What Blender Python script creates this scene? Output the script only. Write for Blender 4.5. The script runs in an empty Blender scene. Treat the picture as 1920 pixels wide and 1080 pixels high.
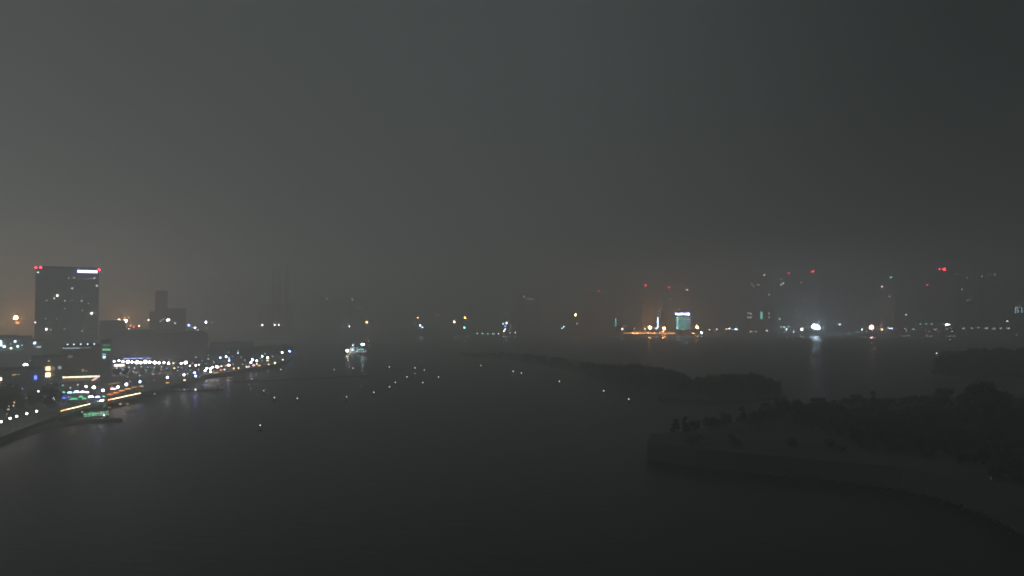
import bpy, bmesh, math, random
from mathutils import Vector, Matrix, noise
from mathutils.bvhtree import BVHTree

random.seed(7)
S = bpy.context.scene
C = S.collection
R = math.radians
SIGMA = 0.0016          # haze extinction per metre
CAM_Z = 42.0
F = 1500.0               # focal length in photograph pixels (1920 wide)
HZ = 592.0              # the photograph's horizon row
PITCH = math.atan((HZ - 540) / F)

# ------------------------------------------------------------------ geometry of the view
FW = Vector((0, math.cos(PITCH), math.sin(PITCH)))
UP = Vector((0, -math.sin(PITCH), math.cos(PITCH)))
CAM = Vector((0, 0, CAM_Z))


def ray(px, py):
    return Vector((px - 960, 0, 0)) + UP * (540 - py) + FW * F


def onz(px, py, z=0.0):
    d = ray(px, py)
    return CAM + d * ((z - CAM_Z) / d.z)


def aty(px, py, Y):
    d = ray(px, py)
    return CAM + d * (Y / d.y)


def trans(p):
    return math.exp(-SIGMA * (Vector(p) - CAM).length)


# ------------------------------------------------------------------ materials
def nm(name):
    m = bpy.data.materials.new(name)
    m.use_nodes = True
    nt = m.node_tree
    return m, nt, nt.nodes['Principled BSDF']


def mat(name, col, rough=0.8, var=0.25, scale=0.4, metal=0.0, bump=0.0, coords='Object'):
    m, nt, b = nm(name)
    tc = nt.nodes.new('ShaderNodeTexCoord')
    n = nt.nodes.new('ShaderNodeTexNoise')
    n.inputs['Scale'].default_value = scale
    n.inputs['Detail'].default_value = 6
    n.inputs['Roughness'].default_value = 0.65
    nt.links.new(tc.outputs[coords], n.inputs['Vector'])
    r = nt.nodes.new('ShaderNodeValToRGB')
    r.color_ramp.elements[0].position = 0.3
    r.color_ramp.elements[1].position = 0.7
    r.color_ramp.elements[0].color = [c * (1 - var) for c in col] + [1]
    r.color_ramp.elements[1].color = [min(1, c * (1 + var)) for c in col] + [1]
    nt.links.new(n.outputs['Fac'], r.inputs['Fac'])
    nt.links.new(r.outputs['Color'], b.inputs['Base Color'])
    b.inputs['Roughness'].default_value = rough
    b.inputs['Metallic'].default_value = metal
    if bump:
        bp = nt.nodes.new('ShaderNodeBump')
        bp.inputs['Strength'].default_value = bump
        bp.inputs['Distance'].default_value = 0.4
        nt.links.new(n.outputs['Fac'], bp.inputs['Height'])
        nt.links.new(bp.outputs['Normal'], b.inputs['Normal'])
    return m


def mat_bricks(name, c1, c2, mortar, scale, bw=1.6, bh=0.5):
    m, nt, b = nm(name)
    tc = nt.nodes.new('ShaderNodeTexCoord')
    br = nt.nodes.new('ShaderNodeTexBrick')
    br.inputs['Color1'].default_value = (*c1, 1)
    br.inputs['Color2'].default_value = (*c2, 1)
    br.inputs['Mortar'].default_value = (*mortar, 1)
    br.inputs['Scale'].default_value = scale
    br.inputs['Brick Width'].default_value = bw
    br.inputs['Row Height'].default_value = bh
    br.inputs['Mortar Size'].default_value = 0.04
    nt.links.new(tc.outputs['Object'], br.inputs['Vector'])
    nt.links.new(br.outputs['Color'], b.inputs['Base Color'])
    b.inputs['Roughness'].default_value = 0.9
    return m


M = {
    'concrete': mat('concrete', (0.30, 0.29, 0.27), 0.85, 0.15, 0.15),
    'pale': mat('pale_render', (0.48, 0.46, 0.42), 0.8, 0.12, 0.12),
    'tan': mat('tan_cladding', (0.34, 0.27, 0.20), 0.8, 0.15, 0.2),
    'dark': mat('dark_cladding', (0.36, 0.365, 0.37), 0.5, 0.2, 0.1),
    'slate': mat('slate_cladding', (0.17, 0.175, 0.18), 0.6, 0.2, 0.1),
    'glass': mat('dark_glass', (0.03, 0.04, 0.045), 0.12, 0.2, 0.05),
    'roof': mat('roof_felt', (0.12, 0.12, 0.12), 0.9, 0.2, 0.3),
    'metal': mat('grey_metal', (0.18, 0.18, 0.18), 0.5, 0.1, 1.0, 0.6),
    'white': mat('white_paint', (0.72, 0.72, 0.70), 0.45, 0.06, 0.6),
    'navy': mat('navy_paint', (0.03, 0.05, 0.10), 0.4, 0.1, 0.6),
    'buoy': mat('buoy_paint', (0.22, 0.05, 0.02), 0.5, 0.15, 2.0),
    'bark': mat('bark', (0.07, 0.05, 0.035), 0.95, 0.3, 3.0),
    'asphalt': mat('asphalt', (0.05, 0.05, 0.05), 0.9, 0.3, 0.5),
    'paving': mat('paving', (0.16, 0.155, 0.145), 0.85, 0.25, 0.25),
    'sand': mat('sand', (0.11, 0.10, 0.08), 0.95, 0.3, 0.15, bump=0.3),
    'turf': mat('turf', (0.022, 0.023, 0.018), 0.95, 0.5, 0.12, bump=0.5),
    'gravel': mat('gravel_path', (0.035, 0.034, 0.031), 0.95, 0.2, 0.6),
    'rock': mat('dark_rock', (0.016, 0.016, 0.015), 0.85, 0.5, 0.5, bump=0.6),
    'stone': mat_bricks('seawall_stone', (0.034, 0.033, 0.031), (0.024, 0.023, 0.022), (0.014, 0.014, 0.014), 0.45),
    'wood': mat('deck_wood', (0.13, 0.09, 0.06), 0.8, 0.3, 1.2),
}


def mat_leaf(name, c0, c1):
    m, nt, b = nm(name)
    oi = nt.nodes.new('ShaderNodeObjectInfo')
    g = nt.nodes.new('ShaderNodeNewGeometry')
    add = nt.nodes.new('ShaderNodeMath'); add.operation = 'ADD'
    fr = nt.nodes.new('ShaderNodeMath'); fr.operation = 'FRACT'
    nt.links.new(g.outputs['Random Per Island'], add.inputs[0])
    nt.links.new(oi.outputs['Random'], add.inputs[1])
    nt.links.new(add.outputs[0], fr.inputs[0])
    mx = nt.nodes.new('ShaderNodeMix'); mx.data_type = 'RGBA'
    mx.inputs['A'].default_value = (*c0, 1); mx.inputs['B'].default_value = (*c1, 1)
    nt.links.new(fr.outputs[0], mx.inputs['Factor'])
    nt.links.new(mx.outputs['Result'], b.inputs['Base Color'])
    b.inputs['Roughness'].default_value = 0.6
    return m


M['leaf'] = mat_leaf('leaves', (0.016, 0.021, 0.012), (0.042, 0.05, 0.028))

COL = {
    'W': (1.0, 0.93, 0.86), 'C': (0.60, 0.83, 1.0), 'B': (0.24, 0.33, 1.0), 'T': (0.28, 0.90, 0.84),
    'O': (1.0, 0.43, 0.13), 'Y': (1.0, 0.73, 0.40), 'R': (1.0, 0.03, 0.07), 'P': (1.0, 0.55, 0.56),
    'G': (0.24, 0.92, 0.46), 'V': (0.74, 0.76, 1.0), 'BL': (0.06, 0.12, 1.0), 'GR': (0.13, 0.85, 0.40), 'OR': (1.0, 0.27, 0.06),
}
_em = {}


def emit(col, L, sample=True):
    """emitting lamp glass of radiance L; steps of about 12 % so that lamps share materials"""
    k = round(math.log(max(L, 1e-4)) / 0.12)
    key = (col, k, sample)
    if key not in _em:
        m = bpy.data.materials.new('lamp_glow')
        m.use_nodes = True
        nt = m.node_tree
        nt.nodes.clear()
        o = nt.nodes.new('ShaderNodeOutputMaterial')
        e = nt.nodes.new('ShaderNodeEmission')
        e.inputs['Color'].default_value = (*COL[col], 1)
        e.inputs['Strength'].default_value = math.exp(k * 0.12)
        nt.links.new(e.outputs[0], o.inputs['Surface'])
        if not sample:
            m.cycles.emission_sampling = 'NONE'
        _em[key] = m
    return _em[key]


# ------------------------------------------------------------------ object helpers
def link(name, me, m=None, parent=None, loc=None):
    o = bpy.data.objects.new(name, me)
    C.objects.link(o)
    if m is not None:
        if me.materials:
            if me.materials[0] is not m:
                o.material_slots[0].link = 'OBJECT'
                o.material_slots[0].material = m
        else:
            me.materials.append(m)
    if parent is not None:
        o.parent = parent
    if loc is not None:
        o.location = loc
    return o


def mk(name, bm, m, parent=None, loc=None, smooth=False):
    me = bpy.data.meshes.new(name)
    bmesh.ops.recalc_face_normals(bm, faces=bm.faces)
    if smooth:
        for f in bm.faces:
            f.smooth = True
    bm.to_mesh(me)
    bm.free()
    return link(name, me, m, parent, loc)


def tag(o, label, cat, group=None, kind=None):
    if label: o['label'] = label
    if cat: o['category'] = cat
    if group: o['group'] = group
    if kind: o['kind'] = kind
    return o


def thing(name, label, cat, loc, rz=0.0, group=None):
    o = bpy.data.objects.new(name, None)
    C.objects.link(o)
    o.location = loc
    o.rotation_euler = (0, 0, rz)
    return tag(o, label, cat, group)


def struct(name, bm, m, smooth=False):
    o = mk(name, bm, m, smooth=smooth)
    o['kind'] = 'structure'
    return o


def box(bm, x, y, z, sx, sy, sz, rz=0.0):
    """box centred on x, y with its bottom at z"""
    mtx = Matrix.Translation((x, y, z + sz / 2)) @ Matrix.Rotation(rz, 4, 'Z') @ Matrix.Diagonal((sx, sy, sz, 1))
    bmesh.ops.create_cube(bm, size=1, matrix=mtx)


def cyl(bm, p0, p1, r0, r1, seg=8):
    p0 = Vector(p0); p1 = Vector(p1)
    d = p1 - p0
    q = Vector((0, 0, 1)).rotation_difference(d.normalized()).to_matrix().to_4x4()
    bmesh.ops.create_cone(bm, cap_ends=True, segments=seg, radius1=r0, radius2=r1, depth=d.length,
                          matrix=Matrix.Translation((p0 + p1) / 2) @ q)


def ball_mesh(name, sub=2):
    bm = bmesh.new()
    bmesh.ops.create_icosphere(bm, subdivisions=sub, radius=1)
    for f in bm.faces: f.smooth = True
    me = bpy.data.meshes.new(name)
    bm.to_mesh(me); bm.free()
    me.materials.append(M['white'])
    return me


def post_mesh():
    bm = bmesh.new()
    cyl(bm, (0, 0, 0), (0, 0, 1), 0.09, 0.055, 8)
    cyl(bm, (0, 0, 0), (0, 0, 0.06), 0.2, 0.16, 8)
    me = bpy.data.meshes.new('post')
    bm.to_mesh(me); bm.free()
    me.materials.append(M['metal'])
    return me


def mast_mesh():
    bm = bmesh.new()
    cyl(bm, (0, 0, 0), (0, 0, 1), 0.5, 0.22, 10)
    cyl(bm, (0, 0, 0.975), (0, 0, 0.985), 1.6, 1.6, 12)
    me = bpy.data.meshes.new('mast')
    bm.to_mesh(me); bm.free()
    me.materials.append(M['metal'])
    return me


GLOBE = ball_mesh('globe')
POST = post_mesh()
MAST = mast_mesh()
ORD = ('first second third fourth fifth sixth seventh eighth ninth tenth eleventh twelfth thirteenth fourteenth fifteenth '
       'sixteenth seventeenth eighteenth nineteenth twentieth twenty-first twenty-second twenty-third twenty-fourth '
       'twenty-fifth twenty-sixth twenty-seventh twenty-eighth twenty-ninth thirtieth').split()

GAIN = 1.25


def lamp(name, part_post, p, zbase, size_px, col, I, label, cat, group, stretch=1.0, big=False):
    """a lamp post whose glass sits at p; I is how bright it looks through the haze"""
    d = (p - CAM).length
    if d < 950 and not big: I *= 3.8 if I > 1.1 else 1.5
    rad = max(0.16, size_px * 0.5 * 0.76 * d / F)
    t = thing(name, label, cat, (p.x, p.y, zbase), 0, group)
    h = p.z - zbase
    o = link(part_post, MAST if big else POST, None, t)
    o.scale = (1, 1, max(0.3, h - rad * 0.9))
    g = link('lamp_glass', GLOBE, emit(col, GAIN * I / trans(p)), t, (0, 0, h))
    g.scale = (rad * stretch, rad, rad)
    return t


# ------------------------------------------------------------------ camera and render
cam = bpy.data.cameras.new('camera')
cam.sensor_width = 36
cam.lens = F / 1920 * 36
cam.clip_end = 30000
cam.clip_start = 0.5
co = bpy.data.objects.new('camera', cam)
C.objects.link(co)
co.location = CAM
co.rotation_euler = (R(90) + PITCH, 0, 0)
S.camera = co
S.view_settings.view_transform = 'Standard'
S.view_settings.look = 'None'
S.view_settings.exposure = 0
S.view_settings.gamma = 1
S.cycles.use_denoising = True
S.cycles.max_bounces = 5
S.cycles.diffuse_bounces = 2
S.cycles.glossy_bounces = 2
S.cycles.volume_bounces = 3
S.cycles.sample_clamp_indirect = 1.5
S.cycles.use_light_tree = True
S.cycles.use_adaptive_sampling = False
S.cycles.caustics_reflective = False
S.cycles.caustics_refractive = False

# ------------------------------------------------------------------ night sky lit by the city
w = bpy.data.worlds.new('World')
S.world = w
w.use_nodes = True
nt = w.node_tree
nt.nodes.clear()
out = nt.nodes.new('ShaderNodeOutputWorld')
sky = nt.nodes.new('ShaderNodeTexSky')
sky.sky_type = 'NISHITA'
sky.sun_disc = False
sky.sun_elevation = R(-6)
sky.sun_rotation = R(250)
bg1 = nt.nodes.new('ShaderNodeBackground')
bg1.inputs['Strength'].default_value = 0.05
nt.links.new(sky.outputs[0], bg1.inputs['Color'])
# the low cloud glows with the light of the city: strongest over the left-hand quarter, weak over the dark park
tc = nt.nodes.new('ShaderNodeTexCoord')
sep = nt.nodes.new('ShaderNodeSeparateXYZ')
nt.links.new(tc.outputs['Generated'], sep.inputs[0])
mr = nt.nodes.new('ShaderNodeMapRange')
mr.inputs['From Min'].default_value = -1
mr.inputs['From Max'].default_value = 1
nt.links.new(sep.outputs['X'], mr.inputs['Value'])
cr = nt.nodes.new('ShaderNodeValToRGB')
cr.color_ramp.interpolation = 'EASE'
els = cr.color_ramp.elements
SKYSTOPS = [(0.0, (0.72, 0.745, 0.71)), (0.24, (0.035, 0.0397, 0.04)), (0.5, (0.0445, 0.051, 0.0515)),  # first stop, out of view, is raised to light the haze from the left
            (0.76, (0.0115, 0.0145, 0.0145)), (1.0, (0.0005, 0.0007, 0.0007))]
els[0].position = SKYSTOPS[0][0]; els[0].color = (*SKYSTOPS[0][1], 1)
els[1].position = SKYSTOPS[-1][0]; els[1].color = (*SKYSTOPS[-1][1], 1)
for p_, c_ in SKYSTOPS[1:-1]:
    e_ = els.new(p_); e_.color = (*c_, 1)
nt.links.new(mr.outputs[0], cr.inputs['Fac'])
nz = nt.nodes.new('ShaderNodeTexNoise')
nz.inputs['Scale'].default_value = 2.2
nz.inputs['Detail'].default_value = 5
nt.links.new(tc.outputs['Generated'], nz.inputs['Vector'])
mr2 = nt.nodes.new('ShaderNodeMapRange')
mr2.inputs['To Min'].default_value = 0.86
mr2.inputs['To Max'].default_value = 1.14
nt.links.new(nz.outputs['Fac'], mr2.inputs['Value'])
bg2 = nt.nodes.new('ShaderNodeBackground')
nt.links.new(cr.outputs['Color'], bg2.inputs['Color'])
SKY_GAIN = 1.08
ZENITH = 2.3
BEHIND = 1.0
mul = nt.nodes.new('ShaderNodeMath'); mul.operation = 'MULTIPLY'
mul.inputs[1].default_value = SKY_GAIN
# the unseen sky overhead is raised to light the haze; BEHIND can do so rearward
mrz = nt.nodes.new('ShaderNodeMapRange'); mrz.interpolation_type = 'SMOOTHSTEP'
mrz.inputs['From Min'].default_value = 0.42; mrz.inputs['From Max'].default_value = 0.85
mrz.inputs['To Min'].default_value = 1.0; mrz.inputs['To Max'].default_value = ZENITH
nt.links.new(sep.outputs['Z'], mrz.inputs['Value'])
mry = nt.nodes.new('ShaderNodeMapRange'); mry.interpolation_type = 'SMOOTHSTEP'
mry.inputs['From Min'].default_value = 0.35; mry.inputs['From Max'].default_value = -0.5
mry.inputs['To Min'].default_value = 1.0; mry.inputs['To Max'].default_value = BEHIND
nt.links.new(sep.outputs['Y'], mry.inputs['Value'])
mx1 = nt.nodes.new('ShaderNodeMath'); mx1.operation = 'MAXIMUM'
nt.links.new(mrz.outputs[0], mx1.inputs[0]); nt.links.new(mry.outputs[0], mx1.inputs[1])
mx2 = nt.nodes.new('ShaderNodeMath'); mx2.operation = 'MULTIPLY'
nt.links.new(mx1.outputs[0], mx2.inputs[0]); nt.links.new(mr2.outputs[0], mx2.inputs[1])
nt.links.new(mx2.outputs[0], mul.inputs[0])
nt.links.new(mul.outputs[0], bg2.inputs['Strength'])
ad = nt.nodes.new('ShaderNodeAddShader')
nt.links.new(bg1.outputs[0], ad.inputs[0])
nt.links.new(bg2.outputs[0], ad.inputs[1])
nt.links.new(ad.outputs[0], out.inputs['Surface'])

# ------------------------------------------------------------------ water
bm = bmesh.new()
bmesh.ops.create_grid(bm, x_segments=1, y_segments=1, size=1, matrix=Matrix.Translation((0, 2600, 0)) @ Matrix.Diagonal((4500, 3400, 1, 1)))
wm, wnt, wb = nm('harbour_water')
wb.inputs['Base Color'].default_value = (0.012, 0.016, 0.016, 1)
wb.inputs['IOR'].default_value = 1.33
wb.inputs['Roughness'].default_value = 0.36
wb.inputs['Specular IOR Level'].default_value = 0.3
wtc = wnt.nodes.new('ShaderNodeTexCoord')
wmp = wnt.nodes.new('ShaderNodeMapping')
wmp.inputs['Scale'].default_value = (0.10, 0.35, 1)
wnt.links.new(wtc.outputs['Object'], wmp.inputs['Vector'])
wn = wnt.nodes.new('ShaderNodeTexNoise')
wn.inputs['Scale'].default_value = 1.0
wn.inputs['Detail'].default_value = 4
wnt.links.new(wmp.outputs[0], wn.inputs['Vector'])
wbp = wnt.nodes.new('ShaderNodeBump')
wbp.inputs['Strength'].default_value = 0.42
wbp.inputs['Distance'].default_value = 0.3
wnt.links.new(wn.outputs['Fac'], wbp.inputs['Height'])
wnt.links.new(wbp.outputs['Normal'], wb.inputs['Normal'])
water = struct('water', bm, wm)

# ------------------------------------------------------------------ land
_bvh = []


def register(o):
    me = o.data
    _bvh.append(BVHTree.FromPolygons([v.co.copy() for v in me.vertices], [p.vertices[:] for p in me.polygons]))


def ground_z(x, y, default=3.0):
    z = None
    for b in _bvh:
        h = b.ray_cast(Vector((x, y, 200)), Vector((0, 0, -1)))
        if h[0] is not None and (z is None or h[0].z > z):
            z = h[0].z
    return default if z is None else z


def flat_land(name, pts, z, m, skirt=1.0, reg=True):
    """a level quay: one polygon with its sides carried down below the water"""
    bm = bmesh.new()
    top = [bm.verts.new((p.x, p.y, z)) for p in pts]
    c = sum(pts, Vector()) / len(pts)
    bot = []
    n = len(pts)
    for i, p in enumerate(pts):
        bot.append(bm.verts.new((p.x, p.y, -1.5)))
    f = bm.faces.new(top)
    for i in range(n):
        bm.faces.new((top[i], top[(i + 1) % n], bot[(i + 1) % n], bot[i]))
    bmesh.ops.triangulate(bm, faces=[f])
    o = struct(name, bm, m)
    if reg: register(o)
    return o


def resample(pl, n):
    L = [0]
    for a, b in zip(pl, pl[1:]): L.append(L[-1] + (b - a).length)
    res = []
    for i in range(n):
        t = L[-1] * i / (n - 1)
        k = max(j for j in range(len(pl)) if L[j] <= t + 1e-6)
        if k >= len(pl) - 1: res.append(pl[-1].copy()); continue
        res.append(pl[k].lerp(pl[k + 1], (t - L[k]) / (L[k + 1] - L[k])))
    return res


def strip_land(name, front, back, prof, n, m, rough=0.35, kind='structure', wob=0.6, taper=0, hill=0, cap=False):
    """land between two shorelines; PROF: (share of the way across, height)"""
    A = resample(front, n); B = resample(back, n)
    bm = bmesh.new()
    rows = []
    for i in range(n):
        row = []
        for v, z in prof:
            p = A[i].lerp(B[i], v)
            if taper and z > 0: z *= 0.12 + 0.88 * math.sin(min(1, i / taper) * math.pi / 2)
            if hill and z > 4.8: z = 4.8 + (z - 4.8) * min(1, i / hill) ** 1.5
            e = 0 if z <= 0 else noise.noise(Vector((p.x * 0.05, p.y * 0.05, 1))) * rough + noise.noise(Vector((p.x * 0.3, p.y * 0.3, 5))) * rough * 0.4
            dx = noise.noise(Vector((p.x * 0.08, p.y * 0.08, 9))) * wob
            row.append(bm.verts.new((p.x + dx, p.y + dx, z + e)))
        rows.append(row)
    for i in range(n - 1):
        for j in range(len(prof) - 1):
            bm.faces.new((rows[i][j], rows[i + 1][j], rows[i + 1][j + 1], rows[i][j + 1]))
    if cap:
        bm.faces.new(rows[0]); bm.faces.new(list(reversed(rows[-1])))
    o = mk(name, bm, m, smooth=not cap)
    if kind: o['kind'] = kind
    register(o)
    return o


def pl(*pts, z=0.0):
    return [onz(x, y, z) for x, y in pts]


LAND_Z = 2.5
# west shore with the hotel and mall, running back to join the far shore
west = pl((-500, 1000), (-200, 905), (0, 835), (60, 809), (104, 793), (114, 781), (172, 766), (200, 759), (268, 744),
          (302, 738), (345, 724), (384, 710), (430, 704), (480, 695), (515, 690), (538, 682), (550, 673), (557, 664), (548, 655),
          (500, 645), (440, 636), (400, 630))
west += [Vector((-900, 2900, 0)), Vector((-3600, 2900, 0)), Vector((-3600, 120, 0)), Vector((-400, 120, 0))]
flat_land('ground', west, LAND_Z, M['paving'])
far = pl((395, 629.5), (560, 629), (900, 628), (1160, 629), (1320, 629), (1500, 630), (1700, 631), (1960, 633), (2600, 635))
far += [Vector((3600, 2900, 0)), Vector((-850, 2900, 0))]
flat_land('quay_ground', far, 2.2, M['asphalt'])
# sandy spit that shelters the deck basin
strip_land('beach', pl((-60, 858), (40, 825), (100, 806), (160, 796), (200, 793), (232, 791)), pl((-60, 842), (40, 805), (90, 795), (150, 787), (200, 786), (230, 787.5)),
           [(0, -0.6), (0.2, 0.5), (0.5, 1.1), (0.8, 0.6), (1, -0.6)], 40, M['sand'], 0.2)
# the dark stone-walled headland
HF = pl((1214, 861), (1300, 876), (1400, 887), (1480, 895), (1590, 906), (1690, 919), (1770, 939), (1840, 963), (1925, 1006), (2150, 1110))
HB = pl((1221, 841), (1250, 838), (1290, 832), (1360, 818), (1420, 806), (1490, 786), (1560, 770), (1700, 762), (1900, 758), (2500, 755))
strip_land('terrain', HF, HB, [(0.035, -1), (0.05, 4.7), (0.15, 4.8), (0.3, 4.9), (0.42, 5.6), (0.5, 6.8), (0.6, 7.0), (0.75, 6.0), (0.9, 5.0), (0.985, 4.6), (1, -1)], 110, M['turf'], 0.5, wob=0, hill=44, cap=True)
sw = strip_land('seawall', HF, HB, [(0.0, -0.6), (0.003, 1.2), (0.006, 3.4), (0.008, 5.0), (0.011, 5.15), (0.050, 5.1), (0.052, 4.0)], 110, M['stone'], 0.12, kind=None, wob=0, cap=True)
tag(sw, 'long dark sloping stone seawall round the edge of the wooded headland', 'seawall')
bm = bmesh.new()
fa = resample(HF, 300); fb = resample(HB, 300)
for i in range(300):
    for k in range(1):
        p = fa[i].lerp(fb[i], random.uniform(-0.02, 0.006)) + Vector((random.uniform(-.6, .6), random.uniform(-.6, .6), 0))
        r_ = random.uniform(0.3, 0.75)
        g_ = bmesh.ops.create_icosphere(bm, subdivisions=1, radius=r_, matrix=Matrix.Translation((p.x, p.y, random.uniform(-0.2, 0.25))) @ Matrix.Rotation(random.random() * 6, 4, 'Z') @ Matrix.Diagonal((1, random.uniform(.6, 1), random.uniform(.5, .9), 1)))
        for v in g_['verts']:
            v.co += Vector((random.uniform(-1, 1), random.uniform(-1, 1), random.uniform(-1, 1))) * r_ * 0.14
tag(mk('rubble', bm, M['rock']), 'dark boulders heaped along the foot of the headland seawall', 'rubble', kind='stuff')
# the long wooded breakwater across the middle
MF = pl((862, 669), (940, 674), (1010, 684), (1073, 697), (1123, 710), (1190, 725), (1240, 738), (1300, 747), (1380, 749), (1464, 748))
MB = pl((862, 666), (960, 665), (1060, 673), (1140, 688), (1220, 700), (1290, 712), (1360, 722), (1420, 730), (1450, 737), (1466, 745))
strip_land('terrain_spit', MF, MB, [(0, -0.8), (0.12, 1.6), (0.3, 2.6), (0.6, 3.4), (0.85, 2.2), (1, -0.8)], 90, M['turf'], 0.5).name = 'terrain'
sw = strip_land('stone_jetty', pl((1233, 751), (1300, 752.5), (1400, 752.5), (1476, 750)), pl((1233, 746), (1300, 748), (1400, 748), (1476, 746)),
                [(0, -0.8), (0.05, 1.7), (0.95, 1.7), (1, -0.8)], 24, M['stone'], 0.1, kind=None, wob=0)
tag(sw, 'low flat stone jetty under the end of the wooded spit', 'jetty')
# the island off to the side
IF = pl((1742, 694), (1765, 703), (1820, 707), (1900, 709), (2000, 711), (2200, 712))
IB = pl((1744, 685), (1790, 678), (1860, 674), (1950, 672), (2060, 671), (2220, 671))
strip_land('hill', IF, IB, [(0, -1), (0.06, 2.5), (0.2, 6), (0.4, 11), (0.6, 12), (0.8, 7), (0.95, 2.5), (1, -1)], 50, M['turf'], 1.0, taper=9)
# low breakwater of stones in the bay
bw = strip_land('breakwater', pl((430, 718.5), (520, 715), (600, 711), (692, 706.5)), pl((430, 715.5), (520, 712), (600, 708.5), (692, 704.5)),
                [(0, -0.6), (0.4, 0.5), (0.6, 0.55), (1, -0.6)], 70, M['rock'], 0.3, kind=None)
tag(bw, 'low dark stone breakwater lying across the bay before the lit quay', 'breakwater')

# paths and roads: thin sheets just above the ground
def sheet(name, pts_px, z, width, m, drape=False, n=60):
    P = resample([onz(x, y, z) for x, y in pts_px], n)
    bm = bmesh.new()
    L = []; Rr = []
    for i, p in enumerate(P):
        a = P[max(0, i - 1)]; b = P[min(n - 1, i + 1)]
        t = (b - a).normalized(); nn = Vector((-t.y, t.x, 0)) * width / 2
        for side, arr in ((nn, L), (-nn, Rr)):
            q = p + side
            arr.append(bm.verts.new((q.x, q.y, (ground_z(q.x, q.y) + 0.03) if drape else z)))
    for i in range(n - 1): bm.faces.new((L[i], L[i + 1], Rr[i + 1], Rr[i]))
    return struct(name, bm, m)


sheet('path', [(1232, 822), (1300, 832), (1400, 845), (1500, 852), (1620, 864), (1730, 876), (1860, 900), (1960, 925)], 3.6, 3.0, M['gravel'], True)
sheet('path', [(1380, 815), (1460, 818), (1540, 826), (1640, 838), (1720, 842), (1800, 846)], 5.0, 2.4, M['gravel'], True)
sheet('road', [(60, 725), (150, 716), (230, 706), (310, 696), (400, 684), (470, 674), (530, 664)], LAND_Z + 0.02, 9, M['asphalt'])
sheet('boardwalk', [(60, 777), (114, 773), (172, 760), (200, 753), (268, 738)], LAND_Z + 0.03, 7, M['wood'])

# ------------------------------------------------------------------ trees
def crown_mesh(seed, kind):
    rnd = random.Random(seed)
    bm = bmesh.new()
    blobs = []
    if kind == 'round':
        for k in range(24):
            a = rnd.uniform(0, 6.28); r = rnd.uniform(0.05, 0.36); z = rnd.uniform(0.2, 0.84)
            blobs.append((Vector((r * math.cos(a), r * math.sin(a), z)), rnd.uniform(0.12, 0.2)))
    elif kind == 'tall':
        for k in range(11):
            z = rnd.uniform(0.25, 0.9); r = 0.16 * (1.1 - z)
            a = rnd.uniform(0, 6.28)
            blobs.append((Vector((r * math.cos(a), r * math.sin(a), z)), 0.07 + 0.09 * (1.05 - z) * rnd.uniform(0.8, 1.3)))
    else:
        for k in range(12):
            a = rnd.uniform(0, 6.28); r = rnd.uniform(0.1, 0.5); z = rnd.uniform(0.2, 0.8) + 0.1 * (0.5 - r)
            blobs.append((Vector((r * math.cos(a), r * math.sin(a), z)), rnd.uniform(0.14, 0.22)))
    for c, br in blobs:
        n = int(120 + 2600 * br * br)
        for k in range(n):
            d = Vector((rnd.gauss(0, 1), rnd.gauss(0, 1), rnd.gauss(0, 1))).normalized()
            p = c + d * br * rnd.uniform(0.45, 1.05) * Vector((1, 1, 0.85)).length / 1.65
            s = rnd.uniform(0.018, 0.038)
            nrm = (d + Vector((rnd.uniform(-.8, .8), rnd.uniform(-.8, .8), rnd.uniform(-.8, .8)))).normalized()
            u = nrm.orthogonal().normalized(); v = nrm.cross(u)
            ang = rnd.uniform(0, 3.14)
            u2 = u * math.cos(ang) + v * math.sin(ang); v2 = nrm.cross(u2)
            vs = [bm.verts.new(p + u2 * s), bm.verts.new(p + v2 * s * .6), bm.verts.new(p - u2 * s), bm.verts.new(p - v2 * s * .6)]
            bm.faces.new(vs)
    me = bpy.data.meshes.new('crown')
    bm.to_mesh(me); bm.free()
    me.materials.append(M['leaf'])
    # trunk with limbs that reach into the crown
    bm = bmesh.new()
    cyl(bm, (0, 0, -0.06), (0.01, 0, 0.25), 0.028, 0.02, 7)
    cyl(bm, (0.01, 0, 0.25), (0, 0.01, 0.62), 0.02, 0.008, 7)
    for c, br in blobs[:7]:
        cyl(bm, (0.01, 0, rnd.uniform(0.22, 0.42)), c, 0.010, 0.003, 5)
    tr = bpy.data.meshes.new('trunk')
    bm.to_mesh(tr); bm.free()
    tr.materials.append(M['bark'])
    return me, tr


KINDS = {k: [crown_mesh(31 * i + j, k) for j in range(3)] for i, k in enumerate(('round', 'tall', 'spread'))}


def tree(x, y, z, h, wfac, kind, label, group, name='tree'):
    t = thing(name, label, 'tree', (x, y, z), random.uniform(0, 6.28), group)
    cm, tm = random.choice(KINDS[kind])
    a = link('trunk', tm, None, t); b = link('crown', cm, None, t)
    a.scale = (h * 0.9, h * 0.9, h); b.scale = (h * wfac, h * wfac, h * random.uniform(0.96, 1.04))
    return t


def tree_px(px, pbase, ptop, kind, label, group, wfac=1.0, zg=4.5, name='tree'):
    p = onz(px, pbase, zg)
    z = ground_z(p.x, p.y) - 0.15
    top = aty(px, ptop, p.y).z
    return tree(p.x, p.y, z, max(2.5, (top - z) * 1.06), wfac, kind, label, group, name)


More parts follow.
